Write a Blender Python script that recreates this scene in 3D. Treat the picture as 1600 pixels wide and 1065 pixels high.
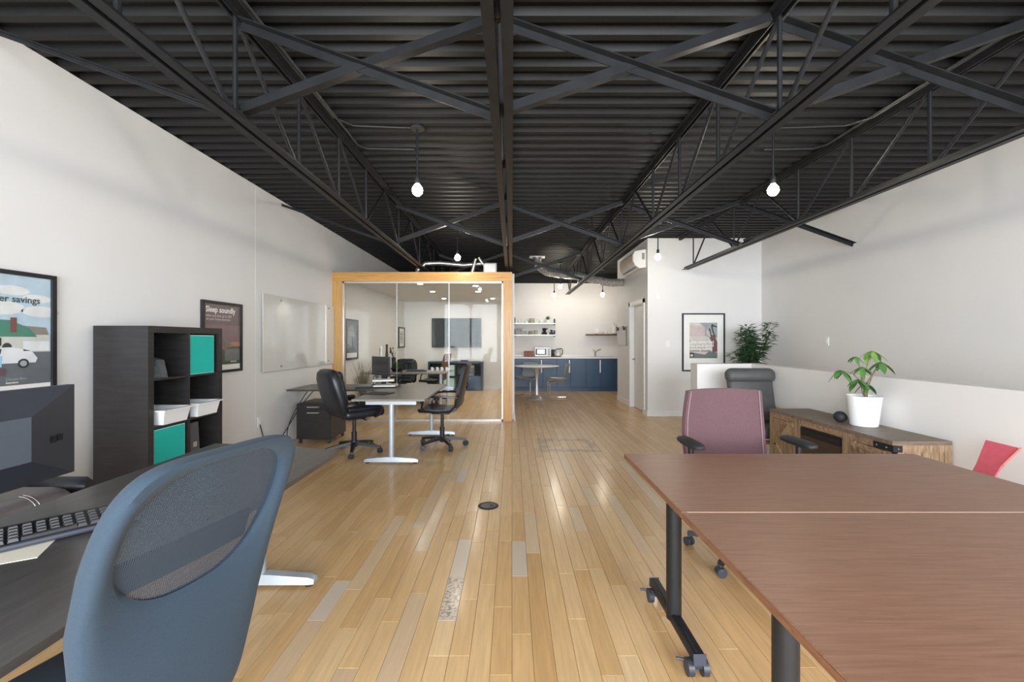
import bpy, bmesh, math, random
from mathutils import Vector, Matrix, Euler
random.seed(7)
for o in list(bpy.data.objects): bpy.data.objects.remove(o)
SC = bpy.context.scene; C = SC.collection; PI = math.pi; R = math.radians

# ------------------------------------------------------------------ camera, light, exposure
F = 681.0                                   # focal length in pixels of the 1600 px frame
cam = bpy.data.cameras.new('camera'); cam.sensor_width = 36; cam.lens = F/1600*36
cam.shift_y = -1.5/1600; cam.clip_start = .05; cam.clip_end = 100
co = bpy.data.objects.new('camera', cam); C.objects.link(co)
co.location = (0, 0, 1.37); co.rotation_euler = (R(90), 0, 0); SC.camera = co
SC.view_settings.view_transform = 'Standard'; SC.view_settings.look = 'None'
SC.view_settings.gamma = 1; SC.view_settings.use_curve_mapping = False
SC.view_settings.exposure = 0.72
w = bpy.data.worlds.new('world'); SC.world = w; w.use_nodes = True
w.node_tree.nodes['Background'].inputs[0].default_value = (.75, .86, 1, 1)
w.node_tree.nodes['Background'].inputs[1].default_value = 1.5
WIN = [(-2.75, -.55), (-.35, 1.85), (2.05, 4.25)]   # shop-front windows in the wall behind the camera
WZ = (.45, 2.85); YF = -2.6
for a, b in WIN:
    l = bpy.data.lights.new('window_daylight', 'AREA'); l.shape = 'RECTANGLE'
    l.size = b-a; l.size_y = WZ[1]-WZ[0]; l.energy = 190; l.color = (.90, .95, 1)
    o = bpy.data.objects.new('window_daylight', l); C.objects.link(o)
    o.location = ((a+b)/2, YF-.16, sum(WZ)/2); o.rotation_euler = (R(90), 0, 0)
BULB = 135                                  # emission strength of a pendant bulb
POT = 200                                    # emission strength of a recessed ceiling light

# ------------------------------------------------------------------ room measures (metres)
XL, XR, YB, ZD = -3.03, 4.49, 12.25, 3.20   # left wall, right wall, back wall, roof deck

# ------------------------------------------------------------------ materials
MATS = {}
def nodes(name):
    m = bpy.data.materials.new(name); m.use_nodes = True
    nt = m.node_tree; return m, nt, nt.nodes['Principled BSDF']
def mat(name, col, rough=.5, metal=0, var=0, vscale=6, bump=0, bscale=60, stretch=(1, 1, 1), emit=0, coat=0, spec=None, sheen=0):
    if name in MATS: return MATS[name]
    m, nt, p = nodes(name); N = nt.nodes; L = nt.links
    c = tuple(col)+(1,)
    p.inputs['Base Color'].default_value = c; p.inputs['Roughness'].default_value = rough
    p.inputs['Metallic'].default_value = metal
    if coat: p.inputs['Coat Weight'].default_value = coat; p.inputs['Coat Roughness'].default_value = .12
    if spec is not None: p.inputs['Specular IOR Level'].default_value = spec
    if sheen: p.inputs['Sheen Weight'].default_value = sheen; p.inputs['Sheen Roughness'].default_value = .5
    if emit:
        p.inputs['Emission Color'].default_value = c; p.inputs['Emission Strength'].default_value = emit
    tc = N.new('ShaderNodeTexCoord'); mp = N.new('ShaderNodeMapping'); mp.inputs['Scale'].default_value = stretch
    L.new(tc.outputs['Object'], mp.inputs[0])
    if var:
        n = N.new('ShaderNodeTexNoise'); n.inputs['Scale'].default_value = vscale; n.inputs['Detail'].default_value = 5
        L.new(mp.outputs[0], n.inputs[0])
        r = N.new('ShaderNodeValToRGB'); e = r.color_ramp.elements
        e[0].position = .3; e[1].position = .7
        e[0].color = tuple(max(0, v*(1-var)) for v in col)+(1,); e[1].color = tuple(min(1, v*(1+var)) for v in col)+(1,)
        L.new(n.outputs[0], r.inputs[0]); L.new(r.outputs[0], p.inputs['Base Color'])
    if bump:
        n2 = N.new('ShaderNodeTexNoise'); n2.inputs['Scale'].default_value = bscale; n2.inputs['Detail'].default_value = 3
        L.new(mp.outputs[0], n2.inputs[0])
        b = N.new('ShaderNodeBump'); b.inputs['Strength'].default_value = bump; b.inputs['Distance'].default_value = .01
        L.new(n2.outputs[0], b.inputs['Height']); L.new(b.outputs[0], p.inputs['Normal'])
    MATS[name] = m; return m
def wood(name, c0, c1, c2, stretch, scale=3, rough=.45, coat=0, bump=.1):
    m, nt, p = nodes(name); N = nt.nodes; L = nt.links
    tc = N.new('ShaderNodeTexCoord'); mp = N.new('ShaderNodeMapping'); mp.inputs['Scale'].default_value = stretch
    L.new(tc.outputs['Object'], mp.inputs[0])
    n = N.new('ShaderNodeTexNoise'); n.inputs['Scale'].default_value = scale; n.inputs['Detail'].default_value = 8
    n.inputs['Roughness'].default_value = .65; n.inputs['Distortion'].default_value = .6
    L.new(mp.outputs[0], n.inputs[0])
    r = N.new('ShaderNodeValToRGB'); e = r.color_ramp.elements
    e[0].position = .3; e[0].color = tuple(c0)+(1,); e[1].position = .72; e[1].color = tuple(c2)+(1,)
    k = r.color_ramp.elements.new(.5); k.color = tuple(c1)+(1,)
    L.new(n.outputs[0], r.inputs[0]); L.new(r.outputs[0], p.inputs['Base Color'])
    p.inputs['Roughness'].default_value = rough
    if coat: p.inputs['Coat Weight'].default_value = coat; p.inputs['Coat Roughness'].default_value = .2
    b = N.new('ShaderNodeBump'); b.inputs['Strength'].default_value = bump; b.inputs['Distance'].default_value = .004
    L.new(n.outputs[0], b.inputs['Height']); L.new(b.outputs[0], p.inputs['Normal'])
    MATS[name] = m; return m
def clear(name, tint, refl, rough=.02, body=0, bodycol=(1, 1, 1)):
    m = bpy.data.materials.new(name); m.use_nodes = True; nt = m.node_tree; N = nt.nodes; L = nt.links
    for n in list(N): N.remove(n)
    out = N.new('ShaderNodeOutputMaterial'); t = N.new('ShaderNodeBsdfTransparent'); g = N.new('ShaderNodeBsdfGlossy')
    t.inputs[0].default_value = tuple(tint)+(1,); g.inputs['Roughness'].default_value = rough
    lw = N.new('ShaderNodeFresnel'); lw.inputs[0].default_value = refl
    mx = N.new('ShaderNodeMixShader'); L.new(lw.outputs[0], mx.inputs[0]); L.new(t.outputs[0], mx.inputs[1]); L.new(g.outputs[0], mx.inputs[2])
    res = mx
    if body:
        d = N.new('ShaderNodeBsdfDiffuse'); d.inputs[0].default_value = tuple(bodycol)+(1,)
        m2 = N.new('ShaderNodeMixShader'); m2.inputs[0].default_value = body
        L.new(mx.outputs[0], m2.inputs[1]); L.new(d.outputs[0], m2.inputs[2]); res = m2
    L.new(res.outputs[0], out.inputs[0]); MATS[name] = m; return m

mat('wall', (.74, .735, .725), .75, var=.025, vscale=1.2, bump=.03, bscale=90)
mat('wall_warm', (.78, .765, .75), .75, var=.02, vscale=1.2, bump=.02, bscale=90)
mat('trim', (.80, .80, .79), .45, var=.015)
mat('deck', (.010, .0105, .011), .55, spec=.25, var=.25, vscale=2.5, stretch=(.6, 3, 3), bump=.02, bscale=30)
mat('steel', (.012, .013, .015), .45, spec=.35, var=.25, vscale=9, bump=.03, bscale=40)
mat('steel_edge', (.020, .021, .022), .35, var=.2)
mat('silver', (.46, .52, .58), .35, .35, var=.03)
mat('chrome', (.80, .80, .80), .12, 1)
mat('alu', (.52, .51, .49), .35, .6)
mat('black', (.012, .013, .016), .45, var=.2)
mat('black_gloss', (.010, .011, .014), .22, var=.2)
mat('black_soft', (.02, .021, .024), .65, var=.2, bump=.05, bscale=200)
mat('leather', (.013, .015, .020), .36, var=.3, vscale=5, bump=.12, bscale=160)
mat('leather_brown', (.13, .115, .118), .36, var=.25, vscale=5, bump=.10, bscale=140)
mat('slate', (.020, .038, .060), .9, var=.10, vscale=300, bump=.12, bscale=500, sheen=.03)
mat('maroon', (.115, .058, .067), .85, var=.25, vscale=260, bump=.15, bscale=500, sheen=.1)
mat('maroon_seam', (.25, .17, .18), .7)
mat('grey_leather', (.075, .077, .078), .5, var=.15, bump=.06, bscale=120)
mat('red', (.70, .12, .165), .7, var=.06, vscale=30, bump=.05, bscale=250)
mat('red_edge', (.62, .20, .17), .7)
mat('teal', (.004, .43, .37), .55, var=.05, vscale=3)
mat('teal_edge', (.45, .72, .66), .6)
mat('white_plastic', (.80, .82, .84), .35, var=.01)
mat('white_gloss', (.86, .87, .88), .18, var=.01, coat=.3)
mat('white_matte', (.82, .82, .80), .6, var=.02)
mat('paper', (.83, .82, .77), .8, var=.02)
mat('cream', (.70, .66, .55), .7, var=.03)
mat('navy', (.022, .066, .14), .38, var=.06, vscale=2, coat=.1)
mat('navy_dark', (.018, .035, .060), .45, var=.1)
mat('quartz', (.80, .80, .80), .25, var=.03, vscale=40)
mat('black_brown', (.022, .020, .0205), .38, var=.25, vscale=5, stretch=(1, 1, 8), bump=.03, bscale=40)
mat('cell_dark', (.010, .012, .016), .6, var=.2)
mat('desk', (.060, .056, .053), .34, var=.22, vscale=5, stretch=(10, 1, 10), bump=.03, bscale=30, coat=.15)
mat('desk_sheen', (.20, .185, .155), .38, var=.10, vscale=5, stretch=(10, 1, 10), coat=.15)  # desk laminate with its base lightened to carry the grazing reflection
mat('monitor', (.042, .047, .064), .55, var=.1, bump=.05, bscale=300)
mat('monitor_light', (.085, .10, .125), .45, var=.08, bump=.04, bscale=300)
mat('screen', (.008, .010, .010), .12, var=.1, coat=.6)
mat('tv_screen', (.030, .040, .041), .5, var=.05, spec=.3)
mat('grey_file', (.075, .075, .08), .6)
mat('leaf', (.07, .18, .045), .4, var=.45, vscale=14)
mat('leaf_light', (.16, .30, .07), .4, var=.35, vscale=14)
mat('leaf_dark', (.055, .125, .055), .45, var=.6, vscale=18)
mat('grass', (.25, .22, .15), .7, var=.4, vscale=12)
mat('stem', (.16, .13, .07), .7, var=.3, vscale=30)
mat('soil', (.03, .02, .015), .9, var=.3, vscale=60, bump=.5)
mat('foil', (.62, .62, .60), .28, .85, var=.25, vscale=25, bump=.3, bscale=60)
mat('box_wood', (.26, .085, .03), .5, var=.25, vscale=9)
mat('shelf_wood', (.20, .13, .07), .5, var=.25, vscale=9, stretch=(1, 6, 6))
mat('brown_mesh', (.13, .055, .03), .6, var=.3, vscale=40)
mat('beech', (.55, .36, .14), .45, var=.2, vscale=9)
mat('iron', (.020, .020, .024), .5, .3, var=.2)
mat('rubber', (.02, .02, .022), .7)
mat('caster', (.035, .042, .055), .4, var=.15)
mat('ac', (.80, .79, .76), .35, var=.02)
mat('ac_front', (.72, .66, .56), .35, var=.03)
mat('lever', (.30, .29, .28), .3, .8)
mat('board_grey', (.42, .41, .39), .25, .4, var=.05)
mat('glassware', (.66, .66, .63), .15, var=.1)
mat('worn', (.62, .42, .32), .6)
mat('jar', (.42, .40, .28), .3, var=.5, vscale=40)
mat('green_jar', (.28, .27, .16), .4, var=.5, vscale=60)
mat('subfloor', (.05, .035, .02), .8)
mat('firebox', (.035, .026, .022), .18, var=.3, coat=.4)
mat('firebox_black', (.008, .008, .010), .3)
mat('keycap', (.035, .035, .038), .42, var=.1)
mat('bulb', (1, .90, .74), .3, emit=BULB)
mat('pot_light', (1, .93, .80), .3, emit=POT)
# maple, tables, rustic console, plywood frame
wood('mahogany', (.205, .098, .058), (.265, .135, .084), (.32, .172, .110), (2.2, 42, 20), 2.4, .40, bump=.03)
wood('mahogany_edge', (.12, .05, .028), (.20, .085, .045), (.26, .12, .07), (20, 6, 40), 2, .35, coat=.3)
wood('rustic', (.15, .10, .06), (.32, .215, .13), (.45, .33, .21), (12, 2.2, 12), 2.2, .65, bump=.25)
wood('rustic_v', (.14, .09, .052), (.31, .205, .12), (.46, .34, .22), (12, 12, 2.2), 2.2, .65, bump=.25)
wood('rustic_grey', (.11, .078, .056), (.18, .135, .10), (.25, .19, .145), (14, 2, 14), 2.2, .5, bump=.15)
wood('ply_h', (.26, .11, .02), (.58, .29, .065), (.74, .43, .13), (1.2, 30, 75), 2.5, .45, coat=.2, bump=.15)
wood('ply_v', (.22, .10, .03), (.56, .30, .09), (.74, .47, .18), (85, 30, .8), 2.5, .45, coat=.2, bump=.15)
clear('partition_glass', (.95, .96, .955), 1.22)
clear('clear_plastic', (.90, .93, .96), 1.45, .05, .12, (.75, .82, .88))
clear('acrylic', (.95, .96, .97), 1.45, .05, .16, (.85, .87, .88))
clear('drink_glass', (.95, .96, .96), 1.45, .05, .18, (.9, .9, .88))
# glass writing board
m, nt, p = nodes('glass_board'); p.inputs['Base Color'].default_value = (.64, .645, .63, 1); p.inputs['Roughness'].default_value = .04
p.inputs['Coat Weight'].default_value = 1; p.inputs['Coat Roughness'].default_value = .0; MATS['glass_board'] = m
# knitted chair mesh: fine holes between the threads
def mesh_cloth(name, col, pitch):
    m, nt, p = nodes(name); N = nt.nodes; L = nt.links
    p.inputs['Base Color'].default_value = col+(1,); p.inputs['Roughness'].default_value = .6
    tc = N.new('ShaderNodeTexCoord'); sp = N.new('ShaderNodeSeparateXYZ'); L.new(tc.outputs['UV'], sp.inputs[0])
    def sn(expr_a, expr_b, sub):
        a = N.new('ShaderNodeMath'); a.operation = 'SUBTRACT' if sub else 'ADD'
        L.new(expr_a, a.inputs[0]); L.new(expr_b, a.inputs[1])
        k = N.new('ShaderNodeMath'); k.operation = 'MULTIPLY'; k.inputs[1].default_value = 2*PI/pitch; L.new(a.outputs[0], k.inputs[0])
        s = N.new('ShaderNodeMath'); s.operation = 'SINE'; L.new(k.outputs[0], s.inputs[0]); return s.outputs[0]
    s1 = sn(sp.outputs[0], sp.outputs[1], False); s2 = sn(sp.outputs[0], sp.outputs[1], True)
    mu = N.new('ShaderNodeMath'); mu.operation = 'MULTIPLY'; L.new(s1, mu.inputs[0]); L.new(s2, mu.inputs[1])
    gt = N.new('ShaderNodeMath'); gt.operation = 'LESS_THAN'; gt.inputs[1].default_value = .42; L.new(mu.outputs[0], gt.inputs[0])
    L.new(gt.outputs[0], p.inputs['Alpha']); MATS[name] = m
mesh_cloth('mesh_cloth', (.030, .048, .072), .0085)
# maple planks: tone per plank from a stored attribute, grain along the boards, worn stains
m, nt, p = nodes('maple'); N = nt.nodes; L = nt.links
at = N.new('ShaderNodeAttribute'); at.attribute_name = 'tone'; sep = N.new('ShaderNodeSeparateColor'); L.new(at.outputs['Color'], sep.inputs[0])
rp = N.new('ShaderNodeValToRGB'); e = rp.color_ramp.elements
e[0].position = 0; e[0].color = (.54, .315, .130, 1); e[1].position = 1; e[1].color = (.74, .52, .285, 1)
k = rp.color_ramp.elements.new(.5); k.color = (.66, .425, .20, 1)
L.new(sep.outputs[0], rp.inputs[0])
tc = N.new('ShaderNodeTexCoord'); mp = N.new('ShaderNodeMapping'); mp.inputs['Scale'].default_value = (30, 2.0, 1); L.new(tc.outputs['Object'], mp.inputs[0])
off = N.new('ShaderNodeVectorMath'); off.operation = 'ADD'; sc = N.new('ShaderNodeVectorMath'); sc.operation = 'SCALE'; sc.inputs['Scale'].default_value = 37
L.new(at.outputs['Color'], sc.inputs[0]); L.new(mp.outputs[0], off.inputs[0]); L.new(sc.outputs[0], off.inputs[1])
gn = N.new('ShaderNodeTexNoise'); gn.inputs['Scale'].default_value = 2; gn.inputs['Detail'].default_value = 6; L.new(off.outputs[0], gn.inputs[0])
gr = N.new('ShaderNodeMapRange'); gr.inputs['From Min'].default_value = .25; gr.inputs['From Max'].default_value = .75; gr.inputs['To Min'].default_value = .86; gr.inputs['To Max'].default_value = 1.10
L.new(gn.outputs[0], gr.inputs[0])
mul = N.new('ShaderNodeMix'); mul.data_type = 'RGBA'; mul.blend_type = 'MULTIPLY'; mul.inputs[0].default_value = 1
L.new(rp.outputs[0], mul.inputs[6]); L.new(gr.outputs[0], mul.inputs[7])
pale = N.new('ShaderNodeMix'); pale.data_type = 'RGBA'; pale.inputs[7].default_value = (.60, .52, .44, 1)
L.new(sep.outputs[1], pale.inputs[0]); L.new(mul.outputs[2], pale.inputs[6])
def stain(cx, cy, rx, ry, inner, scale, thr):
    """mask of a worn mark: soft box (optionally a ring) times noise"""
    mpn = N.new('ShaderNodeMapping'); mpn.inputs['Location'].default_value = (-cx/rx, -cy/ry, 0); mpn.inputs['Scale'].default_value = (1/rx, 1/ry, 0)
    L.new(tc.outputs['Object'], mpn.inputs[0])
    ab = N.new('ShaderNodeVectorMath'); ab.operation = 'ABSOLUTE'; L.new(mpn.outputs[0], ab.inputs[0])
    s = N.new('ShaderNodeSeparateXYZ'); L.new(ab.outputs[0], s.inputs[0])
    mx = N.new('ShaderNodeMath'); mx.operation = 'MAXIMUM'; L.new(s.outputs[0], mx.inputs[0]); L.new(s.outputs[1], mx.inputs[1])
    a = N.new('ShaderNodeMapRange'); a.inputs['From Min'].default_value = 1.0; a.inputs['From Max'].default_value = .85; L.new(mx.outputs[0], a.inputs[0])
    res = a.outputs[0]
    if inner:
        b = N.new('ShaderNodeMapRange'); b.inputs['From Min'].default_value = inner-.15; b.inputs['From Max'].default_value = inner; L.new(mx.outputs[0], b.inputs[0])
        q = N.new('ShaderNodeMath'); q.operation = 'MULTIPLY'; L.new(res, q.inputs[0]); L.new(b.outputs[0], q.inputs[1]); res = q.outputs[0]
    n = N.new('ShaderNodeTexNoise'); n.inputs['Scale'].default_value = scale; n.inputs['Detail'].default_value = 5; L.new(tc.outputs['Object'], n.inputs[0])
    r_ = N.new('ShaderNodeMapRange'); r_.inputs['From Min'].default_value = thr; r_.inputs['From Max'].default_value = thr+.12; L.new(n.outputs[0], r_.inputs[0])
    q = N.new('ShaderNodeMath'); q.operation = 'MULTIPLY'; L.new(res, q.inputs[0]); L.new(r_.outputs[0], q.inputs[1]); return q.outputs[0]
cur = pale.outputs[2]
for args, col, amt in (((.72, 5.70, .42, .40, .62, 9, .40), (.24, .18, .12, 1), .6), ((-.32, 2.33, .046, .20, 0, 55, .46), (.20, .15, .12, 1), .85),
                       ((-1.05, 4.9, .25, .2, 0, 5, .5), (.30, .19, .10, 1), .4)):
    msk = stain(*args); sm = N.new('ShaderNodeMath'); sm.operation = 'MULTIPLY'; sm.inputs[1].default_value = amt; L.new(msk, sm.inputs[0])
    mx = N.new('ShaderNodeMix'); mx.data_type = 'RGBA'; mx.inputs[7].default_value = col
    L.new(sm.outputs[0], mx.inputs[0]); L.new(cur, mx.inputs[6]); cur = mx.outputs[2]
L.new(cur, p.inputs['Base Color'])
rr = N.new('ShaderNodeMapRange'); rr.inputs['To Min'].default_value = .26; rr.inputs['To Max'].default_value = .40; L.new(gn.outputs[0], rr.inputs[0])
L.new(rr.outputs[0], p.inputs['Roughness']); p.inputs['Coat Weight'].default_value = .22; p.inputs['Coat Roughness'].default_value = .15; p.inputs['Specular IOR Level'].default_value = .35
MATS['maple'] = m

# ------------------------------------------------------------------ mesh builder
class B:
    def __init__(s): s.bm = bmesh.new()
    def add(s, vs, fs, M=None):
        v = [s.bm.verts.new((M @ Vector(p)) if M else p) for p in vs]
        for f in fs:
            try: s.bm.faces.new([v[i] for i in f])
            except ValueError: pass
        return s
    def box(s, x0, x1, y0, y1, z0, z1, M=None):
        vs = [(x, y, z) for x in (x0, x1) for y in (y0, y1) for z in (z0, z1)]
        return s.add(vs, [(0, 1, 3, 2), (4, 6, 7, 5), (0, 4, 5, 1), (2, 3, 7, 6), (0, 2, 6, 4), (1, 5, 7, 3)], M)
    def pad(s, c, size, bev, rot=(0, 0, 0), seg=3):
        """rounded box"""
        M = Matrix.Translation(c) @ Euler(rot).to_matrix().to_4x4()
        r = bmesh.ops.create_cube(s.bm, size=1)['verts']
        for v in r: v.co = Vector((v.co.x*size[0], v.co.y*size[1], v.co.z*size[2]))
        es = list({e for v in r for e in v.link_edges})
        q = bmesh.ops.bevel(s.bm, geom=es, offset=bev, segments=seg, profile=.5, affect='EDGES')
        vv = {v for f in q['faces'] for v in f.verts} | {v for v in r if v.is_valid}
        for v in vv: v.co = M @ v.co
        return s
    def rings(s, rings, closed=True, caps=True):
        idx = [[s.bm.verts.new(p) for p in r] for r in rings]; n = len(rings[0])
        for a, b in zip(idx, idx[1:]):
            for i in range(n if closed else n-1):
                j = (i+1) % n
                try: s.bm.faces.new((a[i], a[j], b[j], b[i]))
                except ValueError: pass
        if caps and closed:
            try: s.bm.faces.new(idx[0][::-1]); s.bm.faces.new(idx[-1])
            except ValueError: pass
        return s
    def tube(s, pts, r, n=8, closed=False, flat=1.0):
        P = [Vector(p) for p in pts]; rr = r if isinstance(r, (list, tuple)) else [r]*len(P); rings = []; up = None
        for i, p in enumerate(P):
            a = P[i-1] if (i or closed) else P[i]; b = P[(i+1) % len(P)] if (i < len(P)-1 or closed) else P[i]
            t = (b-a).normalized()
            if up is None: up = Vector((0, 0, 1)) if abs(t.z) < .9 else Vector((1, 0, 0))
            u = t.cross(up).normalized(); v = u.cross(t).normalized(); up = v
            rings.append([p+(u*math.cos(2*PI*k/n)+v*math.sin(2*PI*k/n)*flat)*rr[i] for k in range(n)])
        if closed: rings.append(rings[0]); return s.rings(rings, True, False)
        return s.rings(rings)
    def cyl(s, p0, p1, r0, r1=None, n=14): return s.tube([p0, p1], [r0, r0 if r1 is None else r1], n)
    def bar(s, p0, p1, w, h, up=(0, 0, 1)):
        p0, p1 = Vector(p0), Vector(p1); t = (p1-p0).normalized(); u = t.cross(Vector(up))
        if u.length < 1e-4: u = t.cross(Vector((0, 1, 0)))
        u.normalize(); v = u.cross(t).normalized(); u = u*w/2; v = v*h/2
        return s.rings([[p-u-v, p+u-v, p+u+v, p-u+v] for p in (p0, p1)])
    def angle(s, p0, p1, leg, th, up=(0, 0, 1), side=1):
        """steel angle: L section"""
        p0, p1 = Vector(p0), Vector(p1); t = (p1-p0).normalized(); u = t.cross(Vector(up)).normalized()*side; v = Vector(up)-t*t.dot(Vector(up)); v.normalize()
        sec = [(0, 0), (leg, 0), (leg, th), (th, th), (th, leg), (0, leg)]
        return s.rings([[p+u*a+v*b for a, b in sec] for p in (p0, p1)])
    def lathe(s, prof, c=(0, 0, 0), n=24, M=None):
        c = Vector(c); rings = []
        for r, z in prof:
            ring = [c+Vector((r*math.cos(2*PI*k/n), r*math.sin(2*PI*k/n), z)) for k in range(n)]
            rings.append([M @ q for q in ring] if M else ring)
        return s.rings(rings)
    def sphere(s, c, r, sc=(1, 1, 1), n=16, m=10):
        c = Vector(c); rings = []
        for i in range(m+1):
            a = -PI/2+PI*i/m; q = max(math.cos(a), .02)
            rings.append([c+Vector((r*sc[0]*q*math.cos(2*PI*k/n), r*sc[1]*q*math.sin(2*PI*k/n), r*sc[2]*math.sin(a))) for k in range(n)])
        return s.rings(rings)
    def prism(s, pts, vec):
        v = Vector(vec); return s.rings([[Vector(p) for p in pts], [Vector(p)+v for p in pts]])
    def poly(s, pts): return s.add(pts, [tuple(range(len(pts)))])
    def sheet(s, grid, th):
        """thick curved sheet from a grid of points, thickness along the local normal"""
        n, m = len(grid), len(grid[0]); G = [[Vector(p) for p in r] for r in grid]; H = []
        for i in range(n):
            row = []
            for j in range(m):
                a = G[min(i+1, n-1)][j]-G[max(i-1, 0)][j]; b = G[i][min(j+1, m-1)]-G[i][max(j-1, 0)]
                row.append(G[i][j]+a.cross(b).normalized()*th)
            H.append(row)
        V = [p for r in G for p in r]+[p for r in H for p in r]; k = n*m; fs = []
        for i in range(n-1):
            for j in range(m-1):
                a, b, c_, d = i*m+j, i*m+j+1, (i+1)*m+j+1, (i+1)*m+j
                fs += [(a, b, c_, d), (k+d, k+c_, k+b, k+a)]
        edge = [j for j in range(m)]+[i*m+m-1 for i in range(1, n)]+[(n-1)*m+j for j in range(m-2, -1, -1)]+[i*m for i in range(n-2, 0, -1)]
        for a, b in zip(edge, edge[1:]+edge[:1]): fs.append((b, a, k+a, k+b))
        return s.add(V, fs)
    def mesh(s, name, M=None, smooth=True, ang=38):
        bmesh.ops.recalc_face_normals(s.bm, faces=s.bm.faces[:])
        if M: s.bm.transform(M)
        me = bpy.data.meshes.new(name); s.bm.to_mesh(me); s.bm.free()
        if smooth and len(me.polygons):
            me.polygons.foreach_set('use_smooth', [True]*len(me.polygons)); me.set_sharp_from_angle(angle=R(ang))
        return me
def local(parent): return Matrix.Translation(parent.location) @ parent.rotation_euler.to_matrix().to_4x4()
def obj(name, b, m, parent=None, world=False, smooth=True, label=None, ang=38):
    M = None
    if world and parent:
        top = parent
        while top.parent: top = top.parent
        M = local(top).inverted()
    me = b.mesh(name, M, smooth, ang) if isinstance(b, B) else b
    o = bpy.data.objects.new(name, me); C.objects.link(o)
    if not me.materials: me.materials.append(MATS[m])
    if parent: o.parent = parent
    if label: o['label'] = label
    return o
def thing(name, label, cat, loc=(0, 0, 0), rz=0, group=None):
    o = bpy.data.objects.new(name, None); C.objects.link(o); o.empty_display_size = .1
    o.location = loc; o.rotation_euler = (0, 0, R(rz)); tag(o, label, cat, group); return o
def tag(o, label, cat, group=None):
    o['label'] = label; o['category'] = cat
    if group: o['group'] = group
    return o
def struct(name, b, m, parent=None, label=None, smooth=False):
    o = obj(name, b, m, parent, smooth=smooth)
    if not parent: o['kind'] = 'structure'
    if label: o['label'] = label
    return o
def dup(root, loc, rz, label=None, group=None):
    r = root.copy(); C.objects.link(r); r.location = loc; r.rotation_euler = (0, 0, R(rz))
    if label: r['label'] = label
    if group: r['group'] = group
    for ch in list(root.children):
        c = ch.copy(); C.objects.link(c); c.parent = r
        for g in list(ch.children):
            d = g.copy(); C.objects.link(d); d.parent = c
    return r
def single(name, b, m, label, cat, loc=(0, 0, 0), rz=0, group=None, ang=38):
    o = obj(name, b, m, ang=ang); o.location = loc; o.rotation_euler = (0, 0, R(rz)); return tag(o, label, cat, group)
def text(s, size, x, z, y, m, parent, bold=0, align='LEFT', name='lettering'):
    """flat lettering in the parent's wall frame: x right, z up, facing -y"""
    cu = bpy.data.curves.new(name, 'FONT'); cu.body = s; cu.size = size; cu.align_x = align; cu.extrude = .0003; cu.offset = bold; cu.resolution_u = 2
    t = bpy.data.objects.new(name, cu); me = bpy.data.meshes.new_from_object(t); bpy.data.objects.remove(t)
    me.transform(Matrix.Translation((x, y, z)) @ Matrix.Rotation(R(90), 4, 'X'))
    return obj(name, me, m, parent) if not me.materials.clear() else None

# ------------------------------------------------------------------ shell of the room
fl = struct('floor', B().box(XL-.1, XR+.1, YF-.1, YB+.1, -.06, -.013), 'subfloor', label='maple strip floor laid lengthwise in narrow worn boards')
PW = .0914
cand = []
forced = {-11: [(2.13, 2.48)], -4: [(2.13, 3.0)], 0: [(2.53, 2.97)], -6: [(4.2, 4.62)]}
for k in range(math.floor(XL/PW), math.ceil(XR/PW)):
    x0, x1 = max(k*PW, XL), min((k+1)*PW, XR)
    if x1-x0 < .01: continue
    y = YF-random.uniform(0, .6); cuts = []
    fz = forced.get(k, [])
    while y < YB:
        ln = random.choice((.45, .7, .9, 1.1, 1.35)) * random.uniform(.9, 1.15); y1 = y+ln; pale = 0
        for a, b in fz:
            if y < a < y1: y1 = a
            if abs(y-a) < 1e-6: y1 = b; pale = 1
        a, b = max(y, YF), min(y1, YB)
        if b-a > .03: cand.append((x0, x1, a, b, pale))
        y = y1
def plank(b, x0, x1, y0, y1):
    g, c, zb = .0007, .0013, -.013
    o = [(x0+g, y0+g), (x1-g, y0+g), (x1-g, y1-g), (x0+g, y1-g)]; i = [(x0+g+c, y0+g+c), (x1-g-c, y0+g+c), (x1-g-c, y1-g-c), (x0+g+c, y1-g-c)]
    b.add([(*q, zb) for q in o]+[(*q, -c) for q in o]+[(*q, 0) for q in i],
          [(0, 1, 5, 4), (1, 2, 6, 5), (2, 3, 7, 6), (3, 0, 4, 7), (4, 5, 9, 8), (5, 6, 10, 9), (6, 7, 11, 10), (7, 4, 8, 11), (8, 9, 10, 11)])
def tone(me, tones):
    a = me.attributes.new('tone', 'FLOAT_COLOR', 'FACE'); per = len(me.polygons)//len(tones); buf = []
    for t in tones: buf += list(t)*per
    a.data.foreach_set('color', buf)
def rank(c):
    x0, x1, y0, y1, pale = c; ym = max((y0+y1)/2, .3); xm = (x0+x1)/2
    px, py = 800+xm*F/ym, 531+1.37*F/ym
    if not (0 < px < 1600 and 560 < py < 1065): return -1
    if xm < -1.02 and ym < 3.2: return -1                       # under the near desk
    if xm > .75 and ym < 1.9: return -1                          # under the brown tables
    return (y1-y0)/ym/ym*1.37*PW/ym + pale
def tn(pale): return (min(1, max(0, random.gauss(.52, .17))), .85 if pale else (random.random() < .05)*.35, random.random(), 1)
cand.sort(key=rank, reverse=True)
for c in cand[:300]:
    b = B(); plank(b, *c[:4]); me = b.mesh('plank', smooth=False); tone(me, [tn(c[4])]); obj('plank', me, 'maple', fl)
b = B(); tones = []
for c in cand[300:]: plank(b, *c[:4]); tones.append(tn(c[4]))
me = b.bm; bmesh.ops.recalc_face_normals(me, faces=me.faces[:]); mm = bpy.data.meshes.new('plank_field'); me.to_mesh(mm); me.free(); tone(mm, tones)
o = obj('plank_field', mm, 'maple', fl); o['kind'] = 'stuff'

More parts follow.
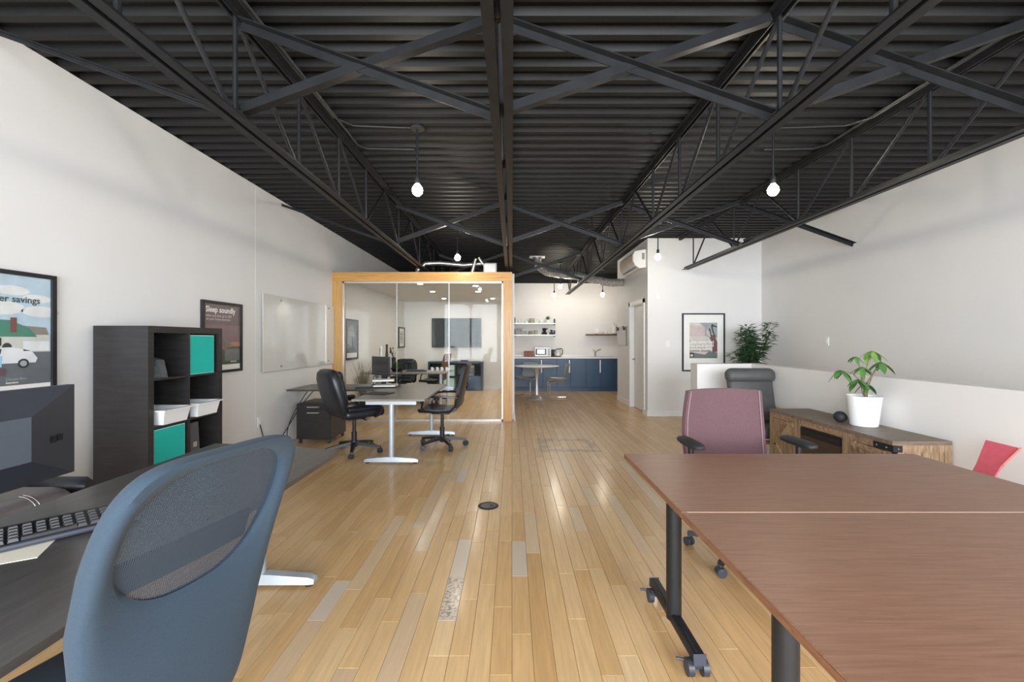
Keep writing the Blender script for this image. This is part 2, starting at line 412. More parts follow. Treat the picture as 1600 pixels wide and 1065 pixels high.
T = .15; ZT = ZD
struct('wall_left', B().box(XL-T, XL, YF-T, YB+T, -.06, ZT), 'wall')
struct('wall_right', B().box(XR, XR+T, YF-T, YB+T, -.06, ZT), 'wall')
struct('wall_back', B().box(XL-T, XR+T, YB, YB+T, -.06, ZT).box(.04, XR, YB-.02, YB, 2.41, ZD), 'wall_warm')
b = B(); xs = [XL-T]+[v for ab in WIN for v in ab]+[XR+T]
b.box(XL-T, XR+T, YF-T, YF, -.06, WZ[0]).box(XL-T, XR+T, YF-T, YF, WZ[1], ZT)
for i in range(0, len(xs), 2): b.box(xs[i], xs[i+1], YF-T, YF, WZ[0], WZ[1])
struct('wall_front', b, 'wall')
for i, (a, c) in enumerate(WIN):
    wn = struct(f'window_{i+1}', B().box(a, a+.05, YF-.1, YF-.03, *WZ).box(c-.05, c, YF-.1, YF-.03, *WZ).box(a, c, YF-.1, YF-.03, WZ[0], WZ[0]+.05).box(a, c, YF-.1, YF-.03, WZ[1]-.05, WZ[1]).box((a+c)/2-.03, (a+c)/2+.03, YF-.1, YF-.03, *WZ), 'iron')
# washroom block at the right rear: side wall with the door, front wall with the framed print
XB, YBK = 2.44, 7.84; D0, D1, DH = 8.08, 8.98, 2.06
b = B().box(XB, XR, YBK, YBK+.12, 0, ZT)
struct('wall_washroom_front', b, 'wall')
b = B().box(XB, XB+.12, YBK+.12, D0, 0, ZT).box(XB, XB+.12, D1, 10.08, 0, ZT).box(XB, XB+.12, D0, D1, DH, ZT).box(XB+.12, XR, 9.96, 10.08, 0, ZT)
struct('wall_washroom_side', b, 'wall')
dr = struct('door_1', B().box(XB+.07, XB+.11, D0, D1, .01, DH), 'trim', label='white five-panel interior door with lever handle')
for i in range(5):
    z0 = .12+i*.385; struct('panel', B().box(XB+.062, XB+.07, D0+.11, D1-.11, z0+.03, z0+.335).box(XB+.066, XB+.071, D0+.09, D1-.09, z0+.01, z0+.355), 'trim', dr)
b = B().cyl((XB+.07, D1-.07, .98), (XB+.02, D1-.07, .98), .011).cyl((XB+.068, D1-.07, .98), (XB+.06, D1-.07, .98), .028).bar((XB+.025, D1-.07, .98), (XB+.025, D1-.19, .98), .018, .018)
obj('door_handle', b, 'lever', dr)
b = B()
for y0, y1, z0, z1 in ((D0-.075, D0, 0, DH+.075), (D1, D1+.075, 0, DH+.075), (D0-.075, D1+.075, DH, DH+.075)): b.box(XB-.018, XB, y0, y1, z0, z1)
struct('trim_1', b.box(XB, XB+.07, D0, D0+.012, 0, DH).box(XB, XB+.07, D1-.012, D1, 0, DH).box(XB, XB+.07, D0, D1, DH-.012, DH), 'trim', label='white door casing')
# half wall round the stair
HW = 1.07; XH, YH = 3.0, 5.46
struct('wall_half', B().box(XH, XH+.15, YF, YH, 0, HW).box(2.32, XH+.15, YH, YH+.2, 0, HW), 'wall_warm', label='low white half wall with a square corner')
for nm, bx_ in (('baseboard_left', [(XL, XL+.014, YF, 7.2, 0, .10)]), ('baseboard_washroom', [(XB-.014, XR, YBK-.014, YBK, 0, .10), (XB-.014, XB, YBK, D0-.076, 0, .10), (XB-.014, XB, D1+.076, 10.08, 0, .10)]),
                ('baseboard_back', [(XL, -.12, YB-.014, YB, 0, .10)]), ('baseboard_half', [(2.306, XH, YH-.014, YH, 0, .09), (2.306, 2.32, YH, YH+.2, 0, .09)]),
                ('baseboard_office', [(.04, .054, 7.4, YB-.66, 0, .10)])):
    b = B()
    for q in bx_: b.box(*q)
    struct(nm, b, 'trim')
struct('trim_2', B().box(XL, XL+.0015, 5.147, 5.163, .1, 3.18), 'wall', label='thin vertical seam strip on white wall')
struct('trim_3', B().box(XL, 4.49, YB-.06, YB-.021, 2.96, ZD), 'deck', label='black band below the roof deck')
# corrugated steel roof deck
prof = []; y = YF-.12; P = .1524
while y < YB+.12:
    prof += [(y, ZD), (y+.050, ZD), (y+.070, ZD+.04), (y+.132, ZD+.04)]; y += P
b = B().rings([[(x, py, pz) for py, pz in prof] for x in (XL-.12, XR+.12)], closed=False)
b.box(XL-.15, XR+.15, YF-.15, YB+.15, ZD+.075, ZD+.1)
for q in ((XL-.15, XL-.002, YF-.15, YB+.15), (XR+.002, XR+.15, YF-.15, YB+.15), (XL-.15, XR+.15, YB+.002, YB+.15), (XL-.15, XR+.15, YF-.15, YF-.002)): b.box(q[0], q[1], q[2], q[3], ZD+.001, ZD+.08)
struct('ceiling', b, 'deck', label='black corrugated steel roof deck')

# ------------------------------------------------------------------ steel joists, bridging
ZB, ZTC = 2.585, 3.145
JX = [(-1.53, 11.6, 'over the black desks'), (-.055, 11.6, 'over the middle aisle'), (1.48, 11.65, 'over the two brown tables'), (3.0, 7.55, 'beside the right wall, above the half wall')]
for jx, yend, where in JX:
    t = thing('steel_joist', 'long black open-web steel roof joist '+where, 'joist', (jx, 0, ZB), group='roof joists')
    for sd in (-1, 1):
        obj('bottom_chord', B().angle((sd*.012, YF, 0), (sd*.012, yend, 0), .048, .006, side=sd), 'steel', t, smooth=False)
        obj('top_chord', B().angle((sd*.012, YF, ZTC-ZB+.05), (sd*.012, yend+.25, ZTC-ZB+.05), .048, .006, up=(0, 0, -1), side=-sd), 'steel', t, smooth=False)
    zt, zb = ZTC-ZB+.02, .02
    near = [4.57-.72*i for i in range(0, 11)]
    for i, yn in enumerate(near):
        if yn < YF+.1: break
        obj('web_post', B().cyl((0, yn, zb), (0, yn, zt), .0135, n=8), 'steel', t)
        if yn-.72 > YF: obj('web_rod', B().cyl((0, yn-.72, zt), (0, yn-.02, zb), .0135, n=8), 'steel', t)
    yn = 4.57
    while yn+.66 < yend+.2:
        ym, yx = yn+.66, yn+1.32
        obj('web_rod', B().cyl((0, yn, zb), (0, ym, zt), .0125, n=8), 'steel', t)
        if yx < yend:
            obj('web_rod', B().cyl((0, ym, zt), (0, yx, zb), .0125, n=8), 'steel', t)
            obj('web_post', B().cyl((0, yx, zb), (0, yx, zt), .011, n=8), 'steel', t)
        yn = yx
bays = [(XL, JX[0][0], 'left wall and desk joist'), (JX[0][0], JX[1][0], 'desk joist and aisle joist'), (JX[1][0], JX[2][0], 'aisle joist and table joist'), (JX[2][0], JX[3][0], 'table joist and half-wall joist'), (JX[3][0], XR, 'half-wall joist and right wall')]
for yb, row in ((2.42, 'over the near furniture'), (5.68, 'before the glass office'), (8.95, 'above the office')):
    for x0, x1, bt in bays:
        if yb > 8 and (x1 > 2.3 or x0 < -2): continue
        a, c = x0+.03, x1-.03
        for k in ((1,) if x0 == XL else (0, 1)):
            z0, z1 = (ZTC, ZB+.05) if k else (ZB+.05, ZTC)
            wl = .050 if x0 != XL else .028; o = B().angle((a, yb+k*.012, z0), (c, yb+k*.012, z1), wl, .007, up=(0, -1, 0) if k else (0, 1, 0), side=1)
            # one leg of the L faces the viewer, the other lies along the brace
            single('cross_brace', o, 'steel', f'black angle-iron brace {"falling" if k else "rising"} between {bt}, {row}', 'brace', group='cross bridging of the roof joists')
# conduits clipped along two joists
for jx, s, lx, lab in ((-1.53, 1, -.81, 'thin black cable along the desk joist to the hanging bulb'), (3.0, -1, 2.235, 'thin black cable along the half-wall joist to the hanging bulb')):
    pts = [(jx+s*.09, -1, 3.165), (jx+s*.085, 2.0, 3.17), (jx+s*.095, 3.5, 3.16), (jx+s*.2, 3.66, 3.17), (lx-s*.2, 3.72, 3.185), (lx, 3.73, 3.185)]
    single('cable', B().tube(pts, .008, 6), 'steel_edge', lab, 'cable')
    pts = [(jx+s*.11, 1, 3.165), (jx+s*.11, 4.0, 3.165), (jx+s*.16, 4.12, 3.18), (jx+s*.6, 4.15, 3.185)]
    single('conduit', B().tube(pts, .010, 6), 'steel_edge', lab.replace('cable', 'conduit').replace('to the hanging bulb', 'bending away across the deck'), 'conduit')

# ------------------------------------------------------------------ pendants
def pendant(x, y, zb, label):
    t = thing('pendant_lamp', label, 'lamp', (x, y, ZD), group='bare bulb pendant lamps')
    d = zb-ZD
    obj('canopy', B().lathe([(.005, 0), (.062, 0), (.062, -.022), (.055, -.030), (.005, -.030)], n=20), 'steel_edge', t)
    obj('cord', B().cyl((0, 0, -.02), (0, 0, d+.12), .009, n=8), 'black', t)
    obj('socket', B().lathe([(.006, d+.13), (.018, d+.12), (.021, d+.09), (.021, d+.055), (.015, d+.05)], n=14), 'black', t)
    obj('bulb', B().lathe([(.004, d-.047), (.022, d-.042), (.038, d-.026), (.046, d), (.041, d+.022), (.027, d+.042), (.015, d+.058)], n=18), 'bulb', t, label='glowing clear bulb')
pendant(-.81, 3.73, 2.65, 'bare bulb pendant on a cord above the near black desk')
pendant(2.235, 3.73, 2.65, 'bare bulb pendant on a cord above the wooden console')
pendant(-.85, 6.8, 2.65, 'bare bulb pendant just in front of the wood-framed glass office')
pendant(2.26, 6.75, 2.65, 'bare bulb pendant beside the wall air conditioner')
pendant(1.09, 11.25, 2.52, 'bare bulb pendant over the kitchen, above the microwave')
pendant(1.14, 10.3, 2.63, 'bare bulb pendant over the kitchen, above the round table')
pendant(2.34, 11.25, 2.54, 'bare bulb pendant over the kitchen sink')
pendant(-.81, .62, 2.65, 'bare bulb pendant above the slate blue mesh chair')
pendant(2.235, .62, 2.65, 'bare bulb pendant above the brown table away from the maroon chair')

# ------------------------------------------------------------------ glass office
YP, XP0, XP1, HP = 7.35, XL, 0.0, 2.515
t = thing('glass_partition', 'wood-framed glass office front with three tall panes', 'partition', (-1.5, YP, 0))
obj('post', B().box(XP0, XP0+.165, YP, YP+.16, 0, HP-.155), 'ply_v', t, True, False)
obj('post', B().box(XP1-.15, XP1, YP, YP+.16, 0, HP-.155), 'ply_v', t, True, False)
obj('beam', B().box(XP0, XP1, YP-.006, YP+.16, HP-.155, HP), 'ply_h', t, True, False)
gx0, gx1, gz = XP0+.165, XP1-.15, HP-.155
b = B().box(gx0, gx0+.025, YP+.02, YP+.07, 0, gz).box(gx1-.025, gx1, YP+.02, YP+.07, 0, gz).box(gx0, gx1, YP+.02, YP+.07, gz-.03, gz).box(gx0, gx1, YP+.02, YP+.07, 0, .03)
obj('metal_frame', b, 'alu', t, True, False)
for a, c in ((gx0, -1.953), (-1.953, -1.068), (-1.068, gx1)):
    g = obj('pane', B().box(a+.004, c-.004, YP+.038, YP+.048, .02, gz-.02), 'partition_glass', t, True, False)
for sx in (-1.953, -1.068): obj('pane_joint', B().box(sx-.005, sx+.005, YP+.036, YP+.05, .02, gz-.02), 'alu', t, True, False)
struct('wall_office_right', B().box(-.12, .04, YP+.16, YB, 0, HP-.002), 'wall_warm')
co_ = struct('ceiling_office', B().box(XL, -.12, YP+.165, YB, 2.44, HP-.004), 'wall')
for x, y in ((-1.75, 9.6), (-.75, 9.6), (-.72, 8.6), (-.5, 11.2), (-1.75, 11.2), (-1.75, 8.3)):
    q = thing('downlight', 'recessed round ceiling light inside the glass office', 'light', (x, y, 2.44), group='recessed lights of the glass office')
    obj('ring', B().lathe([(.05, 0), (.065, 0), (.065, -.006), (.05, -.006), (.05, 0)], n=20), 'trim', q)
    obj('lens', B().lathe([(.002, -.003), (.049, -.003), (.049, -.001), (.002, -.001)], n=20), 'pot_light', q)
# pipes and ducts over the office and kitchen
single('duct', B().tube([(-1.75, 8.0, 2.52), (-1.73, 8.0, 2.66), (-1.6, 8.05, 2.78), (-1.35, 8.1, 2.80), (-.9, 8.1, 2.76), (-.55, 8.1, 2.79)], .042, 12), 'foil', 'silver flexible duct bending over the top of the glass office', 'duct')
single('pipe', B().tube([(-.75, 7.9, 2.5), (-.66, 7.9, 2.84), (-.6, 7.9, 2.86), (-.52, 7.9, 2.74)], .03, 10), 'foil', 'short bent silver pipe rising from the office roof', 'pipe')
t = thing('electrical_box', 'grey metal box on the roof of the glass office', 'box', (-.38, 8.0, HP))
obj('case', B().box(-.14, .1, -.05, .1, 0, .26), 'board_grey', t, smooth=False); obj('cover', B().box(-.12, .08, -.056, -.05, .02, .24), 'alu', t, smooth=False)
def flex(pts, r, lab):
    P = [Vector(p) for p in pts]; L_ = []
    for a, b in zip(P, P[1:]):
        n = max(2, int((b-a).length/.018))
        L_ += [a.lerp(b, i/n) for i in range(n)]
    for _ in range(5): L_ = [L_[0]]+[(L_[i-1]+L_[i]+L_[i+1])/3 for i in range(1, len(L_)-1)]+[L_[-1]]
    return single('flexible_duct', B().tube(L_, [r*(1+.07*(-1)**i) for i in range(len(L_))], 14), 'foil', lab, 'duct', ang=20)
t = thing('duct_collar', 'pale metal collar where the silver flexible duct meets the deck', 'duct collar', (.55, 9.55, ZD))
obj('flange', B().pad((0, 0, -.012), (.34, .22, .024), .006, seg=2), 'alu', t); obj('ring', B().lathe([(.088, -.06), (.094, -.06), (.094, -.024), (.088, -.024), (.088, -.06)], n=24), 'alu', t)
flex([(.55, 9.55, 3.14), (.57, 9.55, 3.0), (.75, 9.55, 2.86), (1.1, 9.5, 2.80), (1.5, 9.5, 2.76), (1.8, 9.5, 2.68), (2.1, 9.5, 2.62), (2.43, 9.5, 2.62)], .085, 'ribbed silver flexible duct snaking under the kitchen roof deck')

# ------------------------------------------------------------------ things on walls
def framed(name, label, loc, rz, w_, h_, fw, margins, layers, texts=(), border='white_matte', cat='poster', fm='black'):
    """framed print; margins = left, right, bottom, top border; layers of flat print shapes in 0..1 picture space"""
    t = thing(name, label, cat, loc, rz); d = .028
    b = B().box(-w_/2, -w_/2+fw, -d, 0, 0, h_).box(w_/2-fw, w_/2, -d, 0, 0, h_).box(-w_/2+fw, w_/2-fw, -d, 0, 0, fw).box(-w_/2+fw, w_/2-fw, -d, 0, h_-fw, h_)
    obj('frame', b, fm, t, smooth=False)
    obj('border', B().box(-w_/2+fw, w_/2-fw, -.012, -.002, fw, h_-fw), border, t, smooth=False)
    x0, x1, z0, z1 = -w_/2+fw+margins[0], w_/2-fw-margins[1], fw+margins[2], h_-fw-margins[3]
    for i, (mn, polys) in enumerate(layers):
        b = B()
        for pl in polys: b.poly([(x0+(x1-x0)*u, -.0125-.0004*i, z0+(z1-z0)*v) for u, v in pl])
        obj('print', b, mn, t, smooth=False)
    for s, size, u, v, mn, bold in texts: text(s, size, x0+(x1-x0)*u, z0+(z1-z0)*v, -.0150, mn, t, bold)
    return t
def rect(a, b, c, d): return [(a, c), (b, c), (b, d), (a, d)]
def disc(u, v, r, asp=1, n=14): return [(u+r*math.cos(2*PI*i/n), v+r*asp*math.sin(2*PI*i/n)) for i in range(n)]
for nm, c in (('p_sky', (.42, .55, .64)), ('p_cloud', (.66, .68, .68)), ('p_roof', (.06, .21, .15)), ('p_roof2', (.22, .21, .18)), ('p_wall', (.55, .55, .52)), ('p_road', (.13, .145, .16)), ('p_car', (.30, .55, .70)),
              ('p_carw', (.68, .70, .72)), ('p_dark', (.03, .035, .04)), ('p_brick', (.18, .07, .065)), ('p_ink', (.045, .075, .085)), ('p_reddark', (.14, .075, .09)), ('p_dusk', (.15, .105, .115)), ('p_dusk2', (.21, .135, .15)),
              ('p_orange', (.45, .20, .11)), ('p_field', (.07, .09, .065)), ('p_pink', (.56, .46, .46)), ('p_haze', (.60, .56, .52)), ('p_grey', (.33, .36, .37)), ('p_person', (.17, .085, .085)), ('p_greyd', (.17, .185, .18)), ('p_city', (.36, .30, .27))):
    mat(nm, c, .35, var=.10, vscale=9, coat=.4)
clouds = [[(u+a*.5*math.cos(2*PI*i/12)*1.0, v+a*.13*math.sin(2*PI*i/12)) for i in range(12)] for u, v, a in ((.62, .86, .34), (.86, .80, .30), (.25, .88, .4), (.9, .68, .4), (.5, .70, .5), (.15, .66, .4))]
framed('framed_poster', 'black-framed poster of a pale blue car before a green-roofed house', (XL+.002, 2.56, 1.015), 90, .628, .775, .026, (0, 0, .055, 0),
       [('p_sky', [rect(0, 1, 0, 1)]), ('p_cloud', clouds), ('p_road', [rect(0, 1, 0, .30)]), ('p_roof2', [[(.2, .46), (.99, .44), (.95, .53), (.6, .55)]]), ('p_wall', [rect(.1, .99, .30, .46)]),
        ('p_roof', [[(.05, .44), (.86, .44), (.78, .52), (.60, .59), (.05, .60)]]), ('p_brick', [rect(.60, .66, .48, .615)]), ('p_dark', [rect(.20, .28, .36, .43), rect(.32, .40, .36, .43), rect(.44, .52, .36, .43), disc(.34, .36, .05, .9), disc(.57, .345, .045, .9)]),
        ('p_carw', [rect(.72, .98, .31, .40), [(.30, .20), (.84, .20), (.86, .24), (.80, .31), (.62, .345), (.38, .34), (.25, .29), (.22, .20)]]), ('p_car', [[(.05, .17), (.52, .17), (.53, .27), (.05, .26)]]),
        ('p_dark', [[(.30, .285), (.40, .33), (.52, .33), (.51, .285)], disc(.72, .195, .055, .8)]), ('p_grey', [disc(.72, .195, .034, .8)]), ('p_reddark', [rect(0, .55, .09, .16)]),
        ('p_cloud', [[(.43+.03*math.cos(a), .045+.018*math.sin(a)) for a in [i*PI/3 for i in range(6)]]]), ('p_road', [[(.43+.022*math.cos(a), .045+.013*math.sin(a)) for a in [i*PI/3 for i in range(6)]]])],
       [('Better savings', .057, .33, .755, 'p_ink', .0010), ('Desjardins', .026, .56, .045, 'p_grey', 0), ('Insurance', .017, .56, .018, 'white_matte', .0003)])
framed('framed_poster', 'black-framed dusk poster reading Sleep soundly behind the cube shelf', (XL+.002, 4.545, 1.03), 90, .625, .735, .028, (0, 0, .055, 0),
       [('p_dusk', [rect(0, 1, 0, 1)]), ('p_dusk2', [rect(0, 1, .30, .66)]), ('p_orange', [[(.5, .30), (1, .30), (1, .37), (.8, .38)]]), ('p_field', [rect(0, 1, 0, .30)]), ('p_dusk2', [[(.35, .25), (.55, .25), (.72, .33), (.62, .40), (.5, .42), (.35, .38)]]), ('p_greyd', [[(.5, .41), (.6, .42), (.8, .31), (.76, .31)], rect(.55, .98, .06, .26)])],
       [('Sleep soundly', .083, .045, .865, 'white_matte', .0016), ('when you save up to 20%', .038, .05, .79, 'p_pink', .0003), ('on your home insurance', .038, .05, .735, 'p_pink', .0003), ('Insurance', .024, .72, .035, 'white_matte', .0003)])
arm = lambda pts, w_: [[(a[0]-w_, a[1]), (a[0]+w_, a[1]), (b_[0]+w_, b_[1]), (b_[0]-w_, b_[1])] for a, b_ in zip(pts, pts[1:])]
framed('framed_print', 'black-framed print with wide white mat showing a figure with raised arms', (3.437, YBK-.002, .81), 0, .765, 1.04, .024, (.11, .11, .21, .145),
       [('p_haze', [rect(0, 1, 0, 1)]), ('p_pink', [rect(0, 1, .62, .92)]), ('p_grey', [[(.35, 1), (1, 1), (1, .55), (.72, .75)]]), ('p_haze', [rect(0, 1, .25, .5)]), ('p_city', [rect(0, .75, .18, .24), rect(0, .6, .27, .30), rect(0, .45, .36, .385), rect(0, .04, .45, .52)]), ('p_greyd', [[(0, 0), (1, 0), (1, .16), (.72, .20), (.55, .10), (0, .18)]]),
        ('p_person', [[(.82, .18), (1, .18), (1, .45), (.93, .58), (.95, .64), (.78, .66), (.72, .56), (.82, .44)]]), ('p_dark', arm([(.90, .62), (.84, .76), (.80, .88)], .022)+arm([(.78, .62), (.75, .72), (.72, .80)], .018)+[disc(.81, .90, .03, 1.1), disc(.72, .81, .026, 1.1), [(.78, .92), (.99, .86), (.99, .89), (.80, .96)]]),
        ('p_grey', [[(.56, .64), (.60, .66), (.60, .86), (.56, .86)], [(.56, .64), (.74, .57), (.75, .60), (.58, .67)]]), ('p_dark', [rect(0, .16, .03, .15)]), ('p_haze', [rect(.03, .12, .05, .11)])],
       [('Get rewarded', .074, .02, .42, 'white_matte', .001), ('for your good', .074, .02, .325, 'white_matte', .001), ('driving habits', .074, .02, .23, 'white_matte', .001)])
framed('framed_print', 'dark grey framed print on the left wall inside the glass office', (XL+.002, 8.20, 1.0), 90, .64, .76, .04, (0, 0, .09, 0),
       [('p_greyd', [rect(0, 1, 0, 1)]), ('p_grey', [[(.1, .3), (.5, .2), (.8, .55), (.6, .9), (.2, .8)]]), ('p_dark', [[(0, 0), (1, 0), (.7, .2), (.2, .15)], rect(.5, .6, .1, .5)]), ('p_haze', [rect(.25, .7, .62, .65), rect(.25, .8, .55, .575)])])
framed('framed_print', 'small black-framed certificate on the left wall near the television', (XL+.002, 11.9, 1.16), 90, .62, .56, .035, (.1, .1, .08, .08),
       [('p_haze', [rect(0, 1, 0, 1)]), ('p_greyd', [rect(.1, .9, .72, .8), rect(.1, .9, .5, .54), rect(.1, .9, .4, .44), rect(.1, .9, .3, .34)])])
# glass writing board with stand-off bolts
t = thing('glass_board', 'large frameless glass writing board on the left wall', 'whiteboard', (XL+.004, 6.28, .98), 90)
obj('glass', B().box(-1.03, 1.06, -.028, -.020, 0, .955), 'glass_board', t, smooth=False)
for x in (-.62, .85):
    for z in (.05, .905): obj('stand_off', B().cyl((x, 0, z), (x, -.036, z), .013, n=12), 'lever', t)
def plate(label, loc, rz, w_, h_, slot, kind='switch'):
    t = thing('wall_'+kind, label, kind, loc, rz)
    obj('plate', B().pad((0, -.005, h_/2), (w_, .01, h_), .003, seg=2), 'trim', t, smooth=False)
    obj('toggle' if kind == 'switch' else 'socket', B().box(-w_*.2, w_*.2, -.013, -.009, h_*.25, h_*.75), 'white_matte', t, smooth=False)
plate('white light switch on the wall beside the framed print', (2.80, YBK, 1.24), 0, .075, .12, 1)
plate('small white thermostat box high beside the wall air conditioner', (2.62, YBK, 2.10), 0, .07, .10, 1, 'thermostat')
plate('white light switch on the bare right wall', (XR, 6.21, 1.29), -90, .075, .12, 1)
plate('white power outlet low on the left wall', (XL, 5.22, .33), 90, .075, .12, 1, 'outlet')
# television
t = thing('television', 'large flat black television on the rear office wall', 'television', (-1.55, YB, 1.16))
obj('case', B().box(-.69, .69, -.075, -.03, 0, .82), 'black', t, smooth=False); obj('screen', B().box(-.675, .675, -.078, -.074, .03, .808), 'tv_screen', t, smooth=False)
obj('wall_mount', B().box(-.2, .2, -.03, 0, .25, .6), 'iron', t, smooth=False); obj('badge', B().box(-.03, .03, -.0765, -.075, .010, .020), 'alu', t, smooth=False)
# wall air conditioner on the washroom block
t = thing('air_conditioner', 'white wall-mounted split air conditioner above the washroom door', 'air conditioner', (XB, 8.45, 2.68), -90)
sec = [(0, .02), (-.11, 0), (-.19, .05), (-.225, .13), (-.225, .26), (-.20, .31), (-.03, .34), (0, .34)]
obj('body', B().rings([[(x, y, z) for y, z in sec] for x in (-.5, .5)]), 'ac', t, ang=25)
obj('front_panel', B().rings([[(x, y-.004, z) for y, z in [(-.196, .075), (-.232, .135), (-.232, .255), (-.224, .255), (-.224, .13), (-.19, .07)]] for x in (-.485, .485)]), 'ac_front', t)
obj('louvre', B().bar((-.44, -.155, .022), (.44, -.155, .022), .07, .006, up=(0, -.4, .9)), 'iron', t)
obj('label_sticker', B().box(.5, .501, -.07, -.02, .16, .28), 'board_grey', t, smooth=False)
# grey notice board with clips
t = thing('notice_board', 'small grey metal board with clips between the kitchen and the washroom door', 'board', (XB, 9.62, 1.25), -90)
obj('board', B().box(-.40, .40, -.02, 0, 0, .41), 'board_grey', t, smooth=False); obj('edge', B().box(.37, .40, -.025, -.02, 0, .41), 'iron', t, smooth=False)
for x in (-.32, .22): obj('clip', B().bar((x-.05, -.035, .36), (x+.05, -.035, .36), .03, .05).cyl((x, -.02, .38), (x, -.06, .42), .012), 'iron', t)

# ------------------------------------------------------------------ shared furniture pieces
def star_base(t, r, zhub, m='black', cm='caster', rot=0, hub=.035, z0=None, zcol=.42, cr=.028, leg_h=.03):
    z0 = zhub if z0 is None else z0
    obj('column', B().lathe([(.005, zhub-.05), (.03, zhub-.05), (.032, .25), (.021, .25), (.021, zcol), (.005, zcol)], n=16), m, t)
    obj('hub', B().lathe([(.01, zhub-.035), (hub, zhub-.035), (hub*1.15, zhub), (hub, zhub+.03), (.01, zhub+.03)], n=16), m, t)
    for i in range(5):
        a = R(rot+72*i); d = Vector((math.cos(a), math.sin(a), 0)); s = Vector((-d.y, d.x, 0)); rg = []
        for q, wd, z, h in ((.015, .032, zhub, leg_h*1.4), (r*.5, .026, (zhub+z0)/2+.004, leg_h*1.1), (r, .018, z0-.005, leg_h*.8)):
            c = d*q+Vector((0, 0, z)); rg.append([c-s*wd-Vector((0, 0, h/2)), c+s*wd-Vector((0, 0, h/2)), c+s*wd*.7+Vector((0, 0, h/2)), c-s*wd*.7+Vector((0, 0, h/2))])
        lg = obj('leg', B().rings(rg), m, t)
        e = d*(r-.008); sw = R(rot+72*i+50); q = Vector((math.cos(sw), math.sin(sw), 0)); b = B()
        for sg in (-1, 1): b.cyl(e+q*(sg*.006)+Vector((0, 0, cr)), e+q*(sg*.024)+Vector((0, 0, cr)), cr, n=14)
        b.cyl(e+Vector((0, 0, cr)), e+Vector((0, 0, z0)), .008, n=8); b.pad(e+Vector((0, 0, cr*1.35)), (.05, .03, .03), .01, (0, 0, sw), 2)
        obj('caster', b, cm, lg)
def outline(a, b_, n, e, cz, sq=0):
    out = []
    for i in range(n):
        th = 2*PI*i/n; c, s = math.cos(th), math.sin(th)
        x = a*math.copysign(abs(c)**(2/e), c); z = b_*math.copysign(abs(s)**(2/e), s); out.append((x*(1+sq*z/b_), cz+z))
    return out
def uv_map(me, f):
    uv = me.uv_layers.new(name='UVMap')
    for lp in me.loops: uv.data[lp.index].uv = f(me.vertices[lp.vertex_index].co)

# --- dark blue mesh-back chair at the near desk
t = thing('mesh_office_chair', 'slate blue office chair with rounded mesh back at the near black desk', 'chair', (-.955, 1.063, 0), 75)
def bk(x, z, dy=0): return Vector((x, -.225-.10*(z-.56)/.56+.30*x*x+dy+.05*math.cos((z-.75)*5), z))
n = 72; O = outline(.225, .335, n, 5.2, .80); I = outline(.187, .150, n, 3.0, .962)
O = [(x*(1-.30*min(1, max(0, (.86-z)/.38))**1.5), z) for x, z in O]; I = [(x*(1-.25*min(1, max(0, (.962-z)/.15))**1.5), z) for x, z in I]
def mixp(k): return [(o[0]+(i[0]-o[0])*k, o[1]+(i[1]-o[1])*k) for o, i in zip(O, I)]
loops = []
for k, dy in ((.0, 0), (.02, -.014), (.12, -.024), (.5, -.026), (.93, -.018), (1, -.006), (1, .006), (.93, .018), (.5, .026), (.12, .022), (.02, .012), (0, 0)):
    loops.append([bk(x, z, dy) for x, z in mixp(k)])
bf = obj('back_frame', B().rings(loops, True, False), 'slate', t, ang=60)
b = B(); cx, cz = 0, .962; rs = [[bk(cx+(x-cx)*q, cz+(z-cz)*q) for x, z in I] for q in (1.02, .8, .6, .4, .2, .02)]
me = b.rings(rs, True, False).mesh('back_mesh'); uv_map(me, lambda c: (c.x, c.z)); obj('back_mesh', me, 'mesh_cloth', t)
g = [[bk(-.16+.32*i/12, .855+.07*j/3, .035) for j in range(4)] for i in range(13)]
obj('lumbar_support', B().sheet(g, .012), 'black_soft', t, ang=60)
obj('back_bracket', B().tube([(0, -.16, .58), (0, -.165, .50), (0, -.12, .44), (0, 0, .43)], .028, 10), 'black', t)
obj('seat', B().pad((0, .09, .485), (.38, .44, .09), .042, seg=4), 'slate', t)
obj('seat_shell', B().pad((0, .08, .437), (.34, .36, .03), .014), 'black', t)
star_base(t, .31, .10, rot=20)

